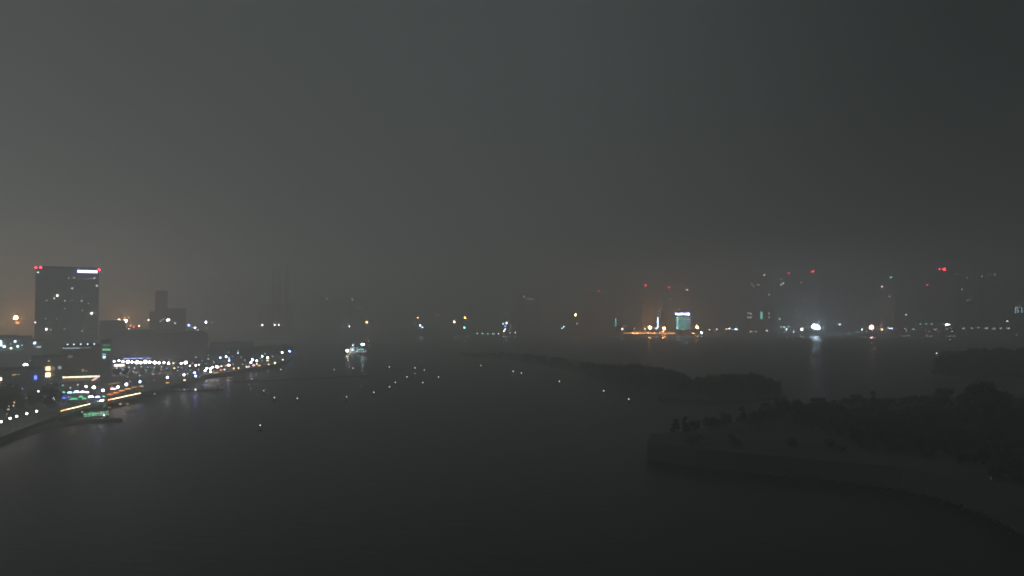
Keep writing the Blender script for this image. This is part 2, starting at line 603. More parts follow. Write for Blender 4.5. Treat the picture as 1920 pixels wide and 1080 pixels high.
EDGE = [(1267, 819, 785, 'tall', 'slim dark tree standing closest to the bare tip of the stone headland'),
        (1285, 817, 781, 'tall', 'second slim tree from the tip of the stone headland'),
        (1303, 815, 788, 'round', 'small round tree third from the tip of the headland'),
        (1331, 812, 782, 'round', 'fuller round tree fourth from the tip of the headland'),
        (1346, 806, 785, 'round', 'short bushy tree fifth from the tip of the headland'),
        (1361, 806, 775, 'round', 'broad tree sixth from the headland tip, beside the tall pointed one'),
        (1391, 800, 762, 'tall', 'tall pointed tree rising alone above its neighbours near the headland tip')]
for px, pb, pt, k, lb in EDGE:
    tree_px(px, pb, pt, k, lb, 'trees spaced along the tip of the headland', 1.25 if k == 'tall' else 0.95)
tree_px(1848, 800, 712, 'round', 'biggest tree on the headland, a great dome-shaped crown above the rest', 'landmark trees of the headland', 1.12)
tree_px(1637, 778, 733, 'tall', 'narrow spiky tree poking out of the headland crest midway', 'landmark trees of the headland', 1.1)
tree_px(1758, 786, 727, 'spread', 'wide flat-topped tree on the headland crest beside the great dome tree', 'landmark trees of the headland', 1.0)
tree_px(1815, 785, 729, 'round', 'tree tucked against the near flank of the great dome-shaped tree', 'landmark trees of the headland', 0.8)
CREST = 'dark leafy tree in the unbroken row along the headland crest'
px = 1408
while px < 1960:
    top = 775 - (px - 1408) * 0.2 if px < 1526 else (744 + 4 * math.sin(px * 0.05))
    tree_px(px, top + random.uniform(26, 34), top + random.uniform(-3, 5), random.choice(('round', 'round', 'spread')), CREST, 'trees of the headland crest', random.uniform(0.85, 1.1))
    px += random.uniform(13, 21)
BELT = 'dark leafy tree in the dense belt on the near slope of the headland'
for row, (x0, x1, base, hh) in enumerate(((1440, 1960, 792, 36), (1500, 1970, 806, 38), (1560, 1970, 822, 38), (1610, 1975, 836, 34), (1700, 1980, 852, 30), (1800, 1985, 872, 30))):
    px = x0
    while px < x1:
        b = base + (px - x0) * 0.014 + random.uniform(-4, 4)
        tree_px(px, b, b - hh * random.uniform(0.75, 1.15), random.choice(('round', 'spread')), BELT, 'trees of the headland slope', random.uniform(0.9, 1.25))
        px += random.uniform(16, 28)
for i, (px, pb, pt, lb) in enumerate(((1868, 912, 872, 'low dark tree at the near corner of the headland beside the pale marker post'),
                                      (1893, 908, 858, 'taller dark tree second behind the pale marker post by the seawall'),
                                      (1918, 916, 862, 'dark tree third behind the pale marker post, cut by the frame edge'))):
    tree_px(px, pb, pt, 'spread', lb, 'trees at the near corner of the headland', 0.95, zg=3.8)
# shrubs along the lawn
for i in range(26):
    px = random.uniform(1290, 1900); pb = 832 + (px - 1290) * 0.045 + random.uniform(-4, 10)
    tree_px(px, pb, pb - random.uniform(7, 13), 'spread', 'small rounded shrub on the dark lawn between the seawall and the belt of trees', 'shrubs on the headland lawn', 1.1, zg=4.2, name='shrub')
# trees of the long spit
SPIT = 'dark round tree in the line of trees covering the long middle spit'
prof = [(870, 659), (940, 657), (1040, 662), (1075, 677), (1113, 679), (1207, 683), (1273, 695), (1297, 708), (1345, 705), (1370, 700), (1433, 701), (1452, 714), (1461, 732)]


def interp(pr, x):
    for (a, ya), (b, yb) in zip(pr, pr[1:]):
        if a <= x <= b: return ya + (yb - ya) * (x - a) / (b - a)
    return pr[-1][1]


mid = [(870, 668), (960, 670), (1060, 684), (1123, 698), (1190, 711), (1240, 721), (1300, 731), (1380, 737), (1464, 744)]
px = 872
while px < 1460:
    top = interp(prof, px); b = interp(mid, px)
    lab = SPIT
    if px < 1075: top = b - (b - top) * 0.72
    tree_px(px, b + random.uniform(-1, 3), top + random.uniform(-1.5, 3), random.choice(('round', 'round', 'spread')), lab, 'trees on the long middle spit', random.uniform(0.9, 1.15), zg=3.0)
    if random.random() < 0.5 and px > 1090:
        tree_px(px + 6, b + 4, top + random.uniform(6, 14), 'spread', lab, 'trees on the long middle spit', 1.1, zg=2.6)
    px += random.uniform(7, 11) * (1 + (px - 870) / 600) * (1.35 if px < 1075 else 1.0)
# trees of the island
iprof = [(1744, 676), (1765, 669), (1800, 660), (1840, 651), (1900, 651), (1960, 652), (2020, 655)]
for r_, off in ((0, 0), (1, 12), (2, 24)):
    px = 1750 + r_ * 6
    while px < 1990:
        b = 696 - r_ * 5 + random.uniform(-2, 2)
        p = onz(px, b, 5.0)
        z = ground_z(p.x, p.y)
        gt = (HZ + (CAM_Z - z) * F / p.y)
        t = interp(iprof, px) + (26 - off if r_ < 2 else 0) + random.uniform(-1, 3)
        t = min(t, gt - 10)
        tree(p.x, p.y, z - 0.2, max(4, min(16, (aty(px, t, p.y).z - z))) * 1.05, random.uniform(1.0, 1.3), random.choice(('round', 'spread')),
             'dark leafy tree among those covering the rounded island', 'trees on the rounded island')
        px += random.uniform(11, 18)
# trees of the lit shore
WT = 'dark bushy tree in the planting behind the unlit beach promenade'
for i in range(22):
    px = random.uniform(-30, 104); pb = 770 - px * 0.12 + random.uniform(-22, 6)
    tree_px(px, pb, pb - random.uniform(20, 34), random.choice(('round', 'spread')), WT, 'trees behind the beach promenade', 1.0, zg=3.0)
for i in range(20):
    px = 398 + i * 7.6 + random.uniform(-2, 2); pb = 672 - (px - 398) * 0.055 + random.uniform(-2, 1)
    tree_px(px, pb, pb - random.uniform(14, 21), random.choice(('round', 'spread')), 'dark tree in the row behind the many small lights of the quay end', 'trees at the quay end', 1.1, zg=3.0)
for i in range(12):
    px = 205 + i * 15 + random.uniform(-4, 4); pb = 706 - (px - 205) * 0.10 + random.uniform(-2, 3)
    tree_px(px, pb, pb - random.uniform(9, 15), 'round', 'small dark tree along the road before the long mall', 'street trees before the mall', 1.0, zg=3.0)

# ------------------------------------------------------------------ buildings
def building(name, label, cat, x0, x1, ytop, Y, depth, wall='concrete', lights=(), beacons=(), floors=3.6, shoulders=(), zb=LAND_Z, group=None, extra_yaw=0.0, roofbox=True, bands=True):
    """box-like building facing the camera. LIGHTS: (px, py, w, h, colour, brightness) lit windows on the front; BEACONS: (px, py, size, colour, brightness)"""
    xc = (x0 + x1) / 2
    c = aty(xc, 606, Y)
    az = math.atan2(c.x, c.y)
    k = Y * math.cos(az) / F
    top = aty(xc, ytop, Y).z
    t = thing(name, label, cat, (c.x + math.sin(az) * depth / 2, c.y + math.cos(az) * depth / 2, zb), -az + extra_yaw, group)
    wdt = (x1 - x0) * k
    H = top - zb
    bm = bmesh.new()
    box(bm, 0, 0, -0.5, wdt, depth, H + 0.5)
    if bands:
        n = int(H / floors)
        for i in range(1, n + 1):
            box(bm, 0, 0, i * floors - 0.35, wdt + 0.5, depth + 0.5, 0.5)
        nb = max(2, int(wdt / 6))
        for i in range(nb + 1):
            box(bm, -wdt / 2 + i * wdt / nb, -depth / 2 - 0.02, 0, 0.7, 0.9, H - 0.4)
    mk('wall', bm, M[wall], t)
    for (sx0, sx1, sy) in shoulders:
        sh = aty(xc, sy, Y).z - zb
        bm = bmesh.new()
        box(bm, ((sx0 + sx1) / 2 - xc) * k, 1.5, -0.5, (sx1 - sx0) * k, depth * 0.9, sh + 0.5)
        for i in range(1, int(sh / floors)):
            box(bm, ((sx0 + sx1) / 2 - xc) * k, 1.5, i * floors - 0.3, (sx1 - sx0) * k + 0.4, depth * 0.9 + 0.4, 0.45)
        mk('wing', bm, M[wall], t)
    bm = bmesh.new()
    for sx in (-1, 1): box(bm, sx * (wdt / 2 - 0.2), 0, H + 0.003, 0.4, depth, 1.1)
    for sy in (-1, 1): box(bm, 0, sy * (depth / 2 - 0.2), H + 0.003, wdt - 0.8, 0.4, 1.1)
    box(bm, 0, 0, H + 0.003, wdt - 0.8, depth - 0.8, 0.15)
    if roofbox:
        box(bm, wdt * 0.12, depth * 0.1, H + 0.15, wdt * 0.3, depth * 0.4, 1.6)
        box(bm, -wdt * 0.2, -depth * 0.05, H + 0.15, wdt * 0.12, depth * 0.25, 1.2)
    mk('roof', bm, M['roof'], t)
    p0 = aty(xc, 606, Y)
    for (px, py, ww, hh, col, I) in lights:
        lz = aty(px, py, Y).z - zb
        bm = bmesh.new()
        box(bm, 0, 0, -hh * k / 2, ww * k, 0.5, max(0.5, hh * k))
        mk('window', bm, emit(col, (2.2 if I >= 0.8 else 1.0) * I / trans(p0)), t, ((px - xc) * k, -depth / 2 - 0.55, lz))
    for (px, py, sz, col, I) in beacons:
        lz = aty(px, py, Y).z - zb
        r_ = max(0.25, sz * 0.5 * (1.15 if col == 'R' else 0.8) * k); I *= 1.6 if col == 'R' else 1.0
        b = bmesh.new()
        cyl(b, (0, 0, -max(0.8, lz - H)), (0, 0, 0), 0.15, 0.12, 6)
        st = mk('beacon_pole', b, M['metal'], t, ((px - xc) * k, -depth / 2 + 0.6, lz))
        g = link('beacon', GLOBE, emit(col, I / trans(p0)), st)
        g.scale = (r_, r_, r_)
    t['_k'] = k
    return t, k, xc, depth, H


def strip(t, k, xc, depth, Y, x0, x1, y0, y1, col, I, name='glow_strip', thick=0.4, zb=LAND_Z, out=0.0):
    z0 = aty(xc, y1, Y).z - zb; z1 = aty(xc, y0, Y).z - zb
    bm = bmesh.new()
    box(bm, 0, 0, 0, (x1 - x0) * k, thick, z1 - z0)
    return mk(name, bm, emit(col, I / trans(aty(xc, 606, Y))), t, (((x0 + x1) / 2 - xc) * k, -depth / 2 - 0.6 - out, z0))


# hotel
D = 0.16
HW = [(106.5, 554.4, 3.4, 3.4, 'W', 1.2), (101, 559.4, 2.6, 2.6, 'W', .55), (87, 563.8, 2.4, 2.4, 'W', D * 1.3), (121, 563.8, 2.6, 2.6, 'W', .30), (134, 563.8, 2.2, 2.2, 'W', D),
      (152.5, 563.8, 3, 2.4, 'W', .33), (165.6, 568.4, 2.2, 2.2, 'W', D * 1.2), (121, 578.3, 2.2, 2.2, 'W', D), (153.8, 582, 2.2, 2.4, 'W', D), (86, 597.5, 2.4, 2.4, 'W', D),
      (106.5, 597.5, 2.2, 2.2, 'W', D), (134, 540.4, 2.8, 2.8, 'W', .5), (176, 520.6, 3.0, 2.6, 'W', .5), (181, 535, 2.8, 3, 'W', .55), (127, 521, 2.6, 2, 'Y', D * 1.4),
      (137.5, 521, 2.6, 2, 'Y', D * 1.7), (148, 522, 2.6, 2, 'Y', D), (172, 587.5, 3.8, 3.8, 'W', 1.3), (87.6, 617, 3.6, 3.6, 'W', 1.2), (96, 617.7, 2.4, 2.4, 'W', .26),
      (121, 616.6, 2.4, 2.4, 'P', .26), (154.6, 620.6, 2.6, 2.6, 'W', .24), (164, 521.5, 16, 1.4, 'G', 0.09), (180.5, 587, 2, 2, 'C', D)]
YH = 565
hb, k, xc, dep, H = building('hotel', 'tall square hotel tower with a white lit roof sign and red corner beacons', 'hotel', 67, 184, 503, YH, 22, 'dark', HW,
                             [(66.8, 503.6, 5.0, 'R', 3.2), (74.8, 502.6, 5.6, 'R', 3.2), (184.4, 504.6, 5.6, 'R', 3.2), (69.2, 507.6, 3.6, 'V', 1.4), (70.2, 512, 7.0, 'C', 1.1)], floors=3.4, roofbox=False)
# roof sign: a white lit board of block letters that runs together, in a dark frame; blue strips paint its halo
bm = bmesh.new()
sz = aty(xc, 511.6, YH).z - LAND_Z
box(bm, 0, 0, 0, 40 * k, 0.5, 7.0 * k)
sg = mk('sign_board', bm, M['navy'], hb, ((162 - xc) * k, -dep / 2 - 0.8, sz))
for i in range(8):
    bm = bmesh.new()
    w_ = 4.55 * k
    box(bm, 0, 0, 0, w_ * 0.93, 0.3, 4.9 * k)
    mk('sign_letter', bm, emit('V', 3.0 / trans(aty(xc, 508, YH))), sg, ((143.6 + 2.4 + i * 4.75 - 162) * k, -0.42, 1.0 * k))
bm = bmesh.new()
box(bm, 0, 0, 0, 40.5 * k, 0.25, 1.1 * k)
mk('sign_glow', bm, emit('BL', 3.0 / trans(aty(xc, 508, YH))), sg, (0, -0.4, 6.0 * k))
bm = bmesh.new()
box(bm, 0, 0, 0, 40.5 * k, 0.25, 0.8 * k)
mk('sign_glow', bm, emit('BL', 2.2 / trans(aty(xc, 508, YH))), sg, (0, -0.4, 0.1 * k))

# low building on the hotel's far side, with teal lit floor
b1 = building('office_building', 'long low building beside the hotel with a teal lit upper floor', 'building', -60, 62, 634, 545, 24, 'concrete',
              [(21.2, 645, 3, 3, 'T', .3), (21.8, 653.3, 4, 4, 'W', .9), (29.3, 640.6, 4.5, 4.5, 'C', .9), (34.4, 650, 4.4, 4.4, 'C', 1.0), (42.2, 648, 3.4, 3.4, 'T', .45), (38, 638.6, 1.6, 4, 'C', .2),
               (8.6, 650, 5, 4.6, 'C', 1.3), (0, 644, 8, 11, 'C', 2.4), (-14, 646, 6, 5, 'T', .8)])
strip(b1[0], b1[1], b1[2], b1[3], 545, -40, 45, 655.2, 656.8, 'T', 0.10)
# small block with a pale bar window
building('annex', 'small annex between hotel and low building with one pale bar window', 'building', 62, 84, 640, 540, 14, 'concrete',
         [(66, 643, 4.5, 4.5, 'C', 1.2), (74, 650.4, 8, 3.2, 'C', .55), (69, 651, 4, 3, 'T', .12)])
# pale hall with five lamps along its roof edge, lit eave
YB = 492
pb = building('hall', 'pale square hall before the hotel with five lamps on its roof edge', 'hall', 117, 190, 650, YB, 24, 'tan',
              [(133, 668, 9, 6, 'Y', .075), (157, 694.5, 3, 5, 'Y', .25), (163.4, 695.5, 2, 3.4, 'Y', .16)],
              [(x, 645.6, 4.2, 'C', 1.3) for x in (127.5, 139.5, 152, 165, 177.5)])
t, k, xc, dep, H = pb
strip(t, k, xc, dep, YB, 119, 150, 651.5, 653.2, 'C', 0.35)
strip(t, k, xc, dep, YB, 150, 172, 651.8, 652.8, 'C', 0.16)
bm = bmesh.new()
box(bm, 0, 0, 0, 70 * k, 3.2, 0.35)
z_ = aty(xc, 705.5, YB).z - LAND_Z
cn = mk('canopy', bm, M['white'], t, ((154 - xc) * k, -dep / 2 - 2.1, z_ + 0.2))
for i in range(17):
    bm = bmesh.new()
    box(bm, 0, 0, 0, 3.7 * k, 0.3, 3.0 * k)
    mk('eave_lamp', bm, emit('Y' if i % 3 else 'W', 1.7 / trans(aty(xc, 705, YB))), cn, ((122 + i * 4.05 - 154) * k, -1.8, -2.6 * k))
bm = bmesh.new()
cyl(bm, (0, 0, 0), (-13 * k, -4, -9 * k), 0.55, 0.55, 8)
mk('stair_light', bm, emit('P', 1.0 / trans(aty(xc, 705, YB))), cn, ((186 - 154) * k, -1.8, -1.5 * k))
# stair tower with lit landings
tw = building('stair_tower', 'slender stair tower beside the pale hall with greenish lit landings', 'tower', 191, 210, 641, 485, 8, 'dark',
              [(200, 647.2, 14, 2.0, 'G', .16), (200.5, 655.6, 15, 3.4, 'G', .55), (196.5, 664.2, 7, 2.6, 'T', .55), (196.5, 669.4, 5, 4.6, 'C', .8)])
# house with two yellow windows
building('house', 'small dark block with two square yellow windows, one above the other', 'building', 60, 117, 671, 470, 16, 'concrete',
         [(91.6, 691, 9, 8, 'Y', .95), (91.8, 702.8, 9.2, 9, 'Y', 1.25), (101.5, 691.5, 6.5, 8, 'Y', .12), (102, 703, 6, 5, 'Y', .07), (93, 676.7, 4, 2.2, 'Y', .4), (113.8, 690, 6, 6.4, 'V', .35)])
# building behind the beach trees
building('beach_house', 'low dark building behind the beach trees with a blue lit panel', 'building', 8, 84, 694, 425, 14, 'concrete',
         [(68.8, 708.5, 4.6, 8.0, 'BL', 1.6), (29, 702.2, 8.5, 1.8, 'Y', .36), (37.3, 701.5, 2.6, 2.2, 'G', .3)])
building('corner_house', 'dark house at the frame edge with a lit doorway and orange glow', 'house', -50, 12, 696, 430, 14, 'tan',
         [(4.6, 711.5, 3.6, 6.5, 'W', 1.0), (1, 719, 4, 6, 'OR', .35), (-6, 708, 12, 10, 'OR', .25)])
# stepped tower
YS = 860
building('stepped_tower', 'dark stepped tower with a tall slab and lower shoulder standing in the mist', 'tower', 291, 313, 547, YS, 30, 'slate',
         [(301, 602, 4, 2.5, 'W', .2), (328.4, 606, 3.5, 3.5, 'W', .4), (306, 598.5, 5, 3, 'W', .16)], shoulders=((313, 349, 578), (280, 291, 584)))
# long mall
YM = 745
mall = building('shopping_mall', 'long dark mall with a blue-white lit sign above a bright shopfront', 'mall', 208, 392, 628, YM, 60, 'slate', [(303, 668, 2, 2, 'W', .1), (288, 655, 2, 2, 'W', .09), (352, 662, 2.2, 2, 'T', .12), (231, 659, 2, 2, 'Y', .14)], shoulders=((226, 288, 618), (343, 384, 622)))
t, k, xc, dep, H = mall
for a, b in ((234.4, 245), (247, 257.5), (260, 269.4), (276, 282.5)):
    strip(t, k, xc, dep, YM, a, b, 671, 674, 'V', 1.1, 'sign_letter')
strip(t, k, xc, dep, YM, 233, 284, 669.4, 670.6, 'BL', 0.8, 'sign_glow')
building('low_wing', 'lower dark wing joined to the far end of the mall', 'building', 394, 476, 645, 790, 40, 'slate', [(455, 655, 2.2, 2.2, 'W', .1), (430, 660, 2.2, 2.2, 'T', .12)])
building('hotel_annex', 'square dark block in the mist between the hotel and mall', 'building', 187, 236, 603, 830, 30, 'slate', [])
# small lit kiosk bar by the mall
building('ticket_office', 'small white-lit ticket office with a glowing roof bar beside the stair tower', 'kiosk', 212, 238, 682.5, 600, 7, 'pale',
         [(225, 684.8, 18, 3.0, 'W', 1.5)], bands=False, roofbox=False)

# far side towers, glass and beacons in the mist
FT = 'towers across the bay'
far_b = [
    ('tower_block', 'misty block behind the pale waterside lamps with one faint lit floor', 972, 1012, 551, 1800, [(982.4, 556, 3, 3, 'W', .12), (993, 561, 16, 2.4, 'T', .06)], []),
    ('tower_block', 'misty tower with a pair of faint red beacons on a level roof', 1096, 1130, 548, 1800, [], [(1101.7, 546.3, 3, 'R', .28), (1123.8, 546, 3, 'R', .28)]),
    ('tower_block', 'misty tower with a red beacon above and behind the thin lit shaft', 1204, 1240, 536, 1800, [(1234.5, 582, 2, 2, 'W', .12)], [(1211, 534.7, 4, 'R', .5), (1233.8, 530, 3, 'W', .16)]),
    ('tower_block', 'misty tower over the teal building with red and pale pink beacons', 1249, 1294, 541, 1830, [(1258, 560.5, 3, 2.4, 'C', .16), (1262, 568, 2, 2, 'C', .08)],
     [(1255, 539, 3.4, 'R', .5), (1288.7, 543.3, 4.8, 'P', .95), (1278, 533.7, 2.4, 'P', .14)]),
    ('tower_block', 'misty tower with a white roof light over the low block of paired windows', 1405, 1450, 519, 1740,
     [(1413.8, 536.7, 3, 3, 'W', .14), (1422.5, 534, 3, 3, 'W', .18), (1411, 532.5, 3, 3, 'W', .12), (1442, 552.8, 3, 3, 'C', .2), (1423, 550, 2.4, 2.4, 'W', .1)], [(1434, 516, 4, 'W', .75)]),
    ('tower_block', 'misty tower with one red beacon and two lit windows close together', 1456, 1499, 515, 1770,
     [(1469.5, 531, 3.4, 2.8, 'W', .3), (1465.5, 533.7, 3, 3, 'W', .25), (1465, 523.5, 2.4, 2.4, 'W', .1), (1492.8, 581.7, 2.4, 2.4, 'C', .12), (1461.7, 597.8, 3.2, 3.2, 'W', .3)], [(1480, 512, 3.4, 'R', .5)]),
    ('tower_block', 'misty tower with twin red beacons set side by side above the white floodlight', 1501, 1536, 511, 1800,
     [(1504, 529.5, 2.6, 2.6, 'W', .12), (1508, 565.8, 2.8, 3.4, 'C', .18)], [(1521, 508.8, 2.4, 'R', .3), (1525.5, 509, 4, 'R', .7)]),
    ('tower_block', 'slim misty tower with a greenish-white roof light and few windows', 1650, 1678, 522, 1710, [(1655, 537.5, 3.6, 3.4, 'W', .35), (1668.8, 556, 3, 3, 'W', .18), (1659, 568, 3, 3, 'W', .06)], [(1672, 520, 4, 'T', .7)]),
    ('tower_block', 'misty tower with one red beacon shorter than its twin-beacon neighbour', 1722, 1752, 537, 1710, [(1724, 538.5, 3, 3, 'W', .05)], [(1740, 534, 3.6, 'R', .55)]),
    ('tower_block', 'tallest misty tower with two bright red beacons on its roof', 1754, 1790, 508, 1690, [], [(1763.8, 504.5, 3.6, 'R', .9), (1772.5, 504.5, 5.6, 'R', 1.6)]),
    ('tower_block', 'misty apartment tower with a few dim windows beyond the twin-beacon tower', 1794, 1830, 510, 1690,
     [(1804.7, 542.5, 3, 3, 'C', .2), (1815, 521.3, 3, 3, 'W', .08), (1817.5, 562.5, 9, 2, 'W', .08), (1796, 513, 6, 2, 'W', .05), (1821, 511.6, 5, 2, 'W', .06)], []),
    ('tower_block', 'misty apartment tower at the dark end of the row with dim top windows', 1836, 1872, 512, 1690,
     [(1843, 518, 3, 3, 'C', .12), (1866.7, 515, 2.6, 5, 'W', .09), (1859, 515, 2.4, 4, 'W', .05)], []),
]
for nme, lb, x0, x1, yt, Y, li, be in far_b:
    building(nme, lb, 'tower', x0, x1, yt, Y, 34, 'concrete', li, be, group=FT)
building('apartment_block', 'low misty block with paired windows and a teal lit stairwell', 'apartment block', 1398, 1450, 580, 1690, 30, 'concrete',
         [(1403, 587, 3, 3, 'W', .2), (1408, 588.3, 3.4, 3.4, 'W', .22), (1403, 595.4, 3, 4, 'W', .2), (1408, 595.4, 3.4, 3.4, 'W', .22), (1428, 591.5, 4.2, 15, 'T', .33), (1441.8, 588, 3.2, 3, 'W', .13), (1442, 595, 3.2, 3, 'W', .13),
          (1407.5, 621.7, 3, 3, 'W', .2), (1412.5, 621.7, 2.4, 2.4, 'W', .13), (1418, 622, 3, 3, 'W', .2), (1411, 609.5, 2, 2, 'W', .1)])
# teal office with letters on the roof
YT = 1728
tb = building('lit_office', 'teal glass office lit on every floor under a bright white roof sign', 'office building', 1266, 1297, 592, YT, 34, 'glass', bands=False, roofbox=False)
t, k, xc, dep, H = tb
for i in range(7):
    y_ = 595.2 + i * 3.5
    strip(t, k, xc, dep, YT, 1268.2, 1272.4, y_ - 1.0, y_ + 1.4, 'T', 0.85 if i in (0, 1, 5, 6) else 0.55, 'window')
    strip(t, k, xc, dep, YT, 1273, 1288, y_ - 0.9, y_ + 1.0, 'T', (0.26, .42, .33, .3, .3, .2, .16)[i], 'window')
    strip(t, k, xc, dep, YT, 1288.8, 1295.4, y_ - 0.9, y_ + 1.0, 'C', (0.26, .4, .24, .2, .2, .16, .13)[i], 'window')
strip(t, k, xc, dep, YT, 1280, 1287.5, 598, 600, 'T', 0.42, 'window', out=0.5)
strip(t, k, xc, dep, YT, 1279.5, 1284, 616, 619.5, 'T', 0.28, 'window', out=0.5)
bm = bmesh.new()
box(bm, 0, 0, 0, 30 * k, 0.8, 6.6 * k)
sg = mk('sign_board', bm, M['navy'], t, ((1281.5 - xc) * k, -dep / 2 + 1.2, aty(xc, 592, YT).z - LAND_Z))
for x_, w_ in ((1268.4, 4.2), (1274, 3.4), (1278.4, 4.6), (1285.2, 4.2), (1290.6, 5.2)):
    bm = bmesh.new()
    box(bm, 0, 0, 0, w_ * k, 0.6, 4.8 * k)
    mk('sign_letter', bm, emit('V', 2.6 / trans(aty(xc, 590, YT))), sg, ((x_ - 1281.5) * k, -0.8, 0.9 * k))
bm = bmesh.new()
box(bm, 0, 0, 0, 18 * k, 0.5, 0.7 * k)
mk('sign_glow', bm, emit('BL', 1.2 / trans(aty(xc, 590, YT))), sg, (6 * k, -0.75, 5.9 * k))
building('lit_shaft', 'thin lift shaft lit white from top to bottom beside the orange quay', 'tower', 1230.5, 1235.8, 593, 1735, 9, 'glass',
         [(1233.1, 596.5 + i * 3.6, 3.0, 2.9, 'C', .8) for i in range(6)], bands=False, roofbox=False)
building('lit_shaft', 'short thin teal-lit shaft standing before the orange quay begins', 'tower', 1152, 1157.5, 595, 1735, 9, 'glass',
         [(1154.7, 598.5 + i * 3.0, 3.0, 2.2, 'T', .33) for i in range(5)], bands=False, roofbox=False)
# orange quay shed; glowing strips stand in for lamplight on its front
YQ = 1745
qs = building('quay_shed', 'long low quay shed with glowing strips for orange lamplight along the waterline', 'shed', 1166, 1304, 621.8, YQ, 30, 'concrete', bands=False, roofbox=False)
t, k, xc, dep, H = qs
for a, b, I in ((1168, 1184, .14), (1184.5, 1197, .8), (1197.5, 1220, .3), (1220.5, 1245, .3), (1245.5, 1270, .28), (1270.5, 1288, .75), (1288.5, 1302, .65)):
    strip(t, k, xc, dep, YQ, a, b, 623.6, 626.0, 'O', 2.3 * I, 'glow_strip')
# waterfront terminal and the lit frames at the picture edge
building('terminal', 'long low waterside terminal with a row of lights along its eaves', 'terminal', 1718, 1790, 606, 1650, 24, 'concrete',
         [(1725.8, 607.6, 3.4, 3, 'T', .25), (1736.7, 607.6, 3.4, 3, 'T', .25), (1747.5, 607.6, 3.8, 3, 'T', .25), (1776.7, 608.6, 9, 3, 'W', 1.0), (1767, 607.2, 8, 1.8, 'T', .08)], bands=False)
building('tower_block', 'dark tower at the picture edge with tall narrow blue-lit windows', 'tower', 1896, 1950, 560, 1580, 26, 'dark',
         [(1904.6, 582, 2, 15, 'C', .2), (1906.5, 575.6, 3.6, 1.8, 'C', .22), (1908.8, 581, 2, 13, 'C', .26), (1912.5, 574, 2, 3, 'C', .16), (1916.4, 581, 2.4, 13, 'C', .2), (1905, 628, 3, 4, 'W', .08)], group=FT)
# chimneys and the power station on its own island
ps = [aty(455, 606, 1400), aty(590, 606, 1400), aty(590, 606, 1600), aty(455, 606, 1600)]
flat_land('ground', [Vector((p.x, p.y, 0)) for p in ps], LAND_Z - 0.5, M['asphalt'])
for i, (x, yt, lb) in enumerate(((512.5, 500, 'first of three misty power-station chimneys, counted from the hotel'), (522, 503, 'middle and lowest of three misty power-station chimneys'), (537, 478, 'tallest of three misty chimneys, apart from the close pair'))):
    Y = 1450
    c = aty(x, 606, Y); top = aty(x, yt, Y).z
    t = thing('chimney', lb, 'chimney', (c.x, c.y, LAND_Z), 0, 'power-station chimneys')
    bm = bmesh.new()
    cyl(bm, (0, 0, -0.5), (0, 0, top - LAND_Z), 4.6, 3.2, 20)
    mk('shaft', bm, M['concrete'], t, smooth=True)
    for j in range(3):
        bm = bmesh.new()
        z_ = (top - LAND_Z) * (0.72 + 0.1 * j)
        cyl(bm, (0, 0, z_), (0, 0, z_ + 2), 4.4, 4.4, 16)
        mk('gallery', bm, M['metal'], t)
building('power_station', 'broad dark power-station hall at the foot of the three chimneys', 'power station', 486, 552, 572, 1490, 50, 'dark', [(505, 600, 2.6, 2.6, 'W', .07)])
building('tower_block', 'very faint misty tower with one lilac light beyond the ferry', 'tower', 600, 640, 557, 1800, 34, 'concrete', [(612, 560.4, 5, 3, 'V', .10)], group=FT)
building('tower_block', 'very faint misty tower with one dim top window above the ferry', 'tower', 650, 690, 559, 1800, 34, 'concrete', [(660.7, 562, 3, 4, 'W', .12), (672, 578, 15, 2, 'T', .04)], group=FT)

# ------------------------------------------------------------------ lamps of the lit shore
def row(name, post, tmpl, group, data, z=None, Y=None, order=None, cat='street lamp', big=False, zb=LAND_Z, stretch=1.0):
    for i, q in enumerate(data):
        px, py, sz, col, I = q[:5]
        st = q[5] if len(q) > 5 else 1.0
        if Y is None:
            p = onz(px, py, z)
        else:
            y_ = Y[i] if isinstance(Y, (list, tuple)) else Y
            p = aty(px, py, y_)
        lamp(name, post, p, zb, sz, col, I, tmpl.format(o=ORD[i]), cat, group, st, big)


row('street_lamp', 'post', '{o} lamp from the string-lit deck along the dark beach promenade', 'beach promenade lamps',
    [(68.6, 771, 4.6, 'W', 1.5), (50.2, 775.6, 4.6, 'W', 1.5), (31.2, 780.4, 4.6, 'W', 1.5), (18.8, 784.4, 4.6, 'W', 1.5), (1.9, 790.7, 5, 'W', 1.6)], z=6.3)
row('street_lamp', 'post', '{o} lamp from the stair tower in the bright shopfront row under the mall sign', 'shopfront lamps',
    [(206.9, 676.2, 4.4, 'W', 1.3), (214, 677.6, 4.6, 'V', 1.5), (223, 676.2, 4.8, 'V', 1.5), (230.6, 678, 5.2, 'W', 1.6), (239.8, 678.6, 7.4, 'W', 2.2), (247.6, 678.8, 5, 'W', 1.6), (256.5, 679.2, 7.6, 'W', 2.2),
     (263.8, 679.8, 6, 'W', 2), (272.5, 678.6, 8, 'W', 2.3), (280.6, 679, 6, 'W', 2), (290, 679.8, 7.4, 'W', 2.0), (298, 680, 5.6, 'W', 1.7), (307.5, 680, 5, 'W', 1.5), (316, 681, 5.6, 'W', 1.7),
     (325, 680.8, 4.6, 'Y', .7), (339.8, 681.3, 5, 'W', 1.5), (348, 680, 7, 'W', 2.0), (356, 686, 4.4, 'W', .8), (367, 685, 4.6, 'W', 1.2), (373, 684, 4, 'W', .9)], z=9.5)
